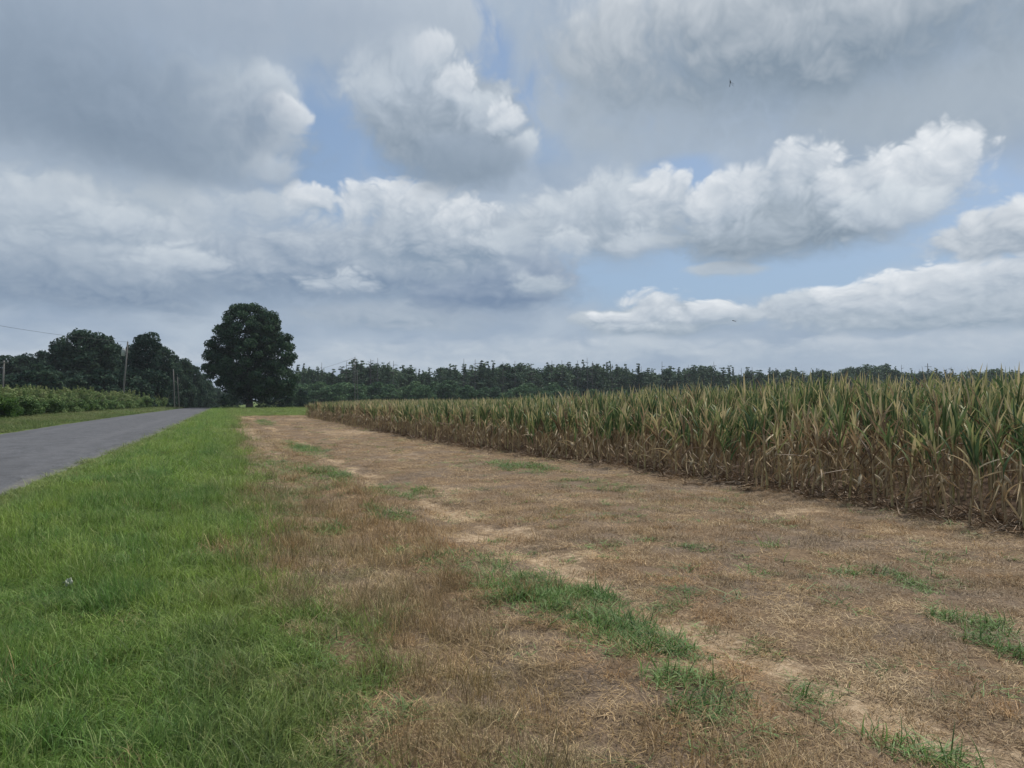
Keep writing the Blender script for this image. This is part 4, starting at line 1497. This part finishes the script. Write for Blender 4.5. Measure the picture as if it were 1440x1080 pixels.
def utility_pole(px_foot, px_top, top, d, label, r=0.16, arm=0.0, can=False, arm_drop=0.5, armz=0.0):
    x, y = at_dist(px_foot, d)
    z = float(height(x, y))
    H = (HORIZON - top) / F_PX * d + CAM_H - z
    t = thing("utility_pole", label, "utility pole", (x, y, z), -YAW)
    lean = math.atan2((px_top - px_foot) / F_PX * d, H)
    t.rotation_euler = (0, lean, -YAW)
    v, f = tube([(0, 0, -0.4), (0, 0, H * 0.5), (0, 0, H)], [r, r * 0.85, r * 0.68], 10)
    obj("shaft", mesh_np("shaft", v, f, [M_POLE], smooth=True), t)
    if arm:
        v, f = box(0, -r - 0.06, H - arm_drop, arm, 0.11, 0.13)
        a_ = obj("crossarm", mesh_np("crossarm", v, f, [M_POLE]), t)
        for k in (-0.45, 0.45):
            v, f = tube([(k * arm, -r - 0.06, H - arm_drop + 0.067), (k * arm, -r - 0.06, H - arm_drop + 0.16), (k * arm, -r - 0.06, H - arm_drop + 0.26)], [0.03, 0.07, 0.05], 8)
            obj("insulator", mesh_np("insulator", v, f, [M_STEEL], smooth=True), a_)
    else:
        v, f = tube([(0, 0, H + 0.003), (0, 0, H + 0.12), (0, 0, H + 0.24)], [0.05, 0.07, 0.04], 8)
        obj("insulator", mesh_np("insulator", v, f, [M_STEEL], smooth=True), t)
    if can:
        zc = H - 1.9
        v, f = tube([(-r - 0.42, 0, zc - 0.58), (-r - 0.42, 0, zc - 0.55), (-r - 0.42, 0, zc + 0.5), (-r - 0.42, 0, zc + 0.58), (-r - 0.42, 0, zc + 0.62)], [0.25, 0.32, 0.32, 0.3, 0.12], 14)
        c_ = obj("transformer", mesh_np("transformer", v, f, [M_STEEL], smooth=True), t)
        v, f = join([box(-r - 0.06, 0, zc + 0.3, 0.14, 0.18, 0.07), box(-r - 0.06, 0, zc - 0.3, 0.14, 0.18, 0.07)])
        obj("bracket", mesh_np("bracket", v, f, [M_STEEL]), c_)
        v, f = tube([(-r - 0.42, 0, zc + 0.622), (-r - 0.42, 0, zc + 0.78), (-r - 0.42, 0, zc + 0.9)], [0.05, 0.08, 0.03], 8)
        obj("bushing", mesh_np("bushing", v, f, [M_STEEL], smooth=True), c_)
    top_w = Vector((x, y, z)) + Matrix.Rotation(-YAW, 3, 'Z') @ (Matrix.Rotation(lean, 3, 'Y') @ Vector((0, 0, H)))
    return top_w


def cable(label, pts, r=0.014):
    v, f = tube([p for p in pts], [r] * len(pts), 5, False)
    tag(obj("power_cable", mesh_np("power_cable", v, f, [M_CABLE])), label, "power cable")


def build_small():
    p2 = utility_pole(171.5, 179, 480.5, 132, "tall leaning wooden pole with a pale transformer rising behind the hedge", 0.17, can=True)
    utility_pole(2.5, 5, 507, 92, "short wooden pole with a crossarm at the left end of the hedge", 0.14, arm=1.3, arm_drop=0.25)
    utility_pole(245.5, 243.5, 521, 165, "thin wooden pole nearer the hedge, first of the roadside pair", 0.15)
    utility_pole(252, 249, 527, 180, "thin wooden pole just past its twin before the woods", 0.14)
    p5 = utility_pole(499, 499, 502.5, 210, "tall bare wooden pole standing in front of the conifers beyond the corn", 0.15)
    utility_pole(503.5, 502, 521, 225, "shorter pole close beside the tall bare pole beyond the corn", 0.1)
    utility_pole(1305, 1305, 511, 300, "distant pole with a crossarm above the tall corn", 0.2, arm=2.6, arm_drop=1.3)
    # the cable that comes in over the hedge to the transformer pole
    far = Vector((*at_dist(-330, 84), 15.5))
    a, b = p2, far
    wire = []
    for i in range(41):
        u = i / 40
        q = a.lerp(b, u)
        q.z -= 4 * 1.15 * u * (1 - u)
        wire.append(q)
    cable("thin power cable sagging down to the leaning transformer pole", wire, 0.02)
    e = Vector((*at_dist(395, 240), 9.5))
    wire = []
    for i in range(25):
        u = i / 24
        q = p5.lerp(e, u)
        q.z -= 4 * 0.9 * u * (1 - u)
        wire.append(q)
    cable("thin cable running from the bare pole behind the great tree", wire, 0.025)
    # crumpled paper in the verge
    g = np.random.default_rng(3)
    x, y = at(96, 833)
    n = 11
    V, Fq = [], []
    for i in range(n):
        for j in range(n):
            u, v_ = (i / (n - 1) - 0.5), (j / (n - 1) - 0.5)
            V.append((u * 0.06 + g.normal(0, .002), v_ * 0.06 * (1 - 0.4 * u) + g.normal(0, .002), 0.014 * math.sin(9 * u + 3 * v_) + 0.009 * math.sin(14 * v_) + 0.03 - 0.3 * (u * u + v_ * v_) * 0.4 + g.normal(0, .003)))
    for i in range(n - 1):
        for j in range(n - 1):
            a_ = i * n + j
            Fq.append((a_, a_ + 1, a_ + n + 1, a_ + n))
    o = obj("paper_scrap", mesh_np("paper_scrap", V, Fq, [M_PAPER]), None, (x, y, float(height(x, y)) + 0.075))
    o.rotation_euler = (0.5, 0.1, 0.6)
    sol = o.modifiers.new("thickness", 'SOLIDIFY')
    sol.thickness = 0.001
    tag(o, "crumpled white scrap of paper lying in the green verge grass", "litter")
    # two insects in the air
    mw, t = mat_new("insect_wing")
    out = t.n('ShaderNodeOutputMaterial')
    a_ = t.n('ShaderNodeBsdfDiffuse')
    a_.inputs[0].default_value = (0.05, 0.055, 0.06, 1)
    b_ = t.n('ShaderNodeBsdfTransparent')
    nz = t.noise(t.n('ShaderNodeTexCoord').outputs['Object'], 90, 3, 0.5)
    mx = t.n('ShaderNodeMixShader')
    t.put(mx.inputs[0], t.mr(nz, 0.3, 0.7, 0.55, 0.75))
    t.t.links.new(a_.outputs[0], mx.inputs[1])
    t.t.links.new(b_.outputs[0], mx.inputs[2])
    t.t.links.new(mx.outputs[0], out.inputs[0])

    def dragonfly(px, py, d, rot, s, label):
        dv, f_ = ray(px, py)
        loc = Vector((0, 0, CAM_H)) + dv * (d / f_)
        T = thing("dragonfly", label, "insect", loc)
        T.rotation_euler = rot
        T.scale = (s, s, s)
        v, f = tube([(-0.012, 0, 0), (-0.010, 0, 0), (-0.006, 0, 0), (-0.004, 0, 0), (0.004, 0, 0.001), (0.012, 0, 0), (0.02, 0, 0), (0.046, 0, -0.001), (0.05, 0, -0.001)],
                    [0.001, 0.0042, 0.0045, 0.0022, 0.0048, 0.004, 0.0022, 0.0024, 0.0008], 8)
        obj("body", mesh_np("body", v, f, [M_INSECT], smooth=True), T)
        for fx, sw in ((0.003, -0.006), (0.012, 0.006)):
            for sg in (-1, 1):
                W = []
                for k in range(8):
                    u = k / 7
                    ch = 0.0035 + 0.006 * math.sin(math.pi * (0.15 + 0.8 * u))
                    yy = sg * (0.003 + 0.048 * u)
                    xx = fx + sw * u
                    W += [(xx - ch * 0.4, yy, 0.004 + 0.008 * u), (xx + ch * 0.6, yy, 0.004 + 0.008 * u)]
                Fw = [(2 * k, 2 * k + 1, 2 * k + 3, 2 * k + 2) for k in range(7)]
                obj("wing", mesh_np("wing", W, Fw, [mw]), T)
    dragonfly(1027, 115, 6.6, (R(70), R(35), R(60)), 1.0, "tiny dark dragonfly hovering high against the grey cloud")
    dragonfly(1031, 451, 7.5, (R(8), R(6), R(15)), 0.95, "tiny dark dragonfly low over the corn field")


build_small()


def build_haze():
    m, t = mat_new("haze_air")
    out = t.n('ShaderNodeOutputMaterial')
    pv = t.n('ShaderNodeVolumePrincipled')
    pv.inputs['Color'].default_value = (0.80, 0.88, 1.0, 1)
    pv.inputs['Density'].default_value = HAZE
    t.t.links.new(pv.outputs[0], out.inputs['Volume'])
    v, f = box(100, 400, 12.5, 1600, 1500, 30)
    tag(obj("haze", mesh_np("haze", v, f, [m])), "thin bluish summer haze over the fields", "haze", kind='stuff')


HAZE = 0.00015
build_haze()
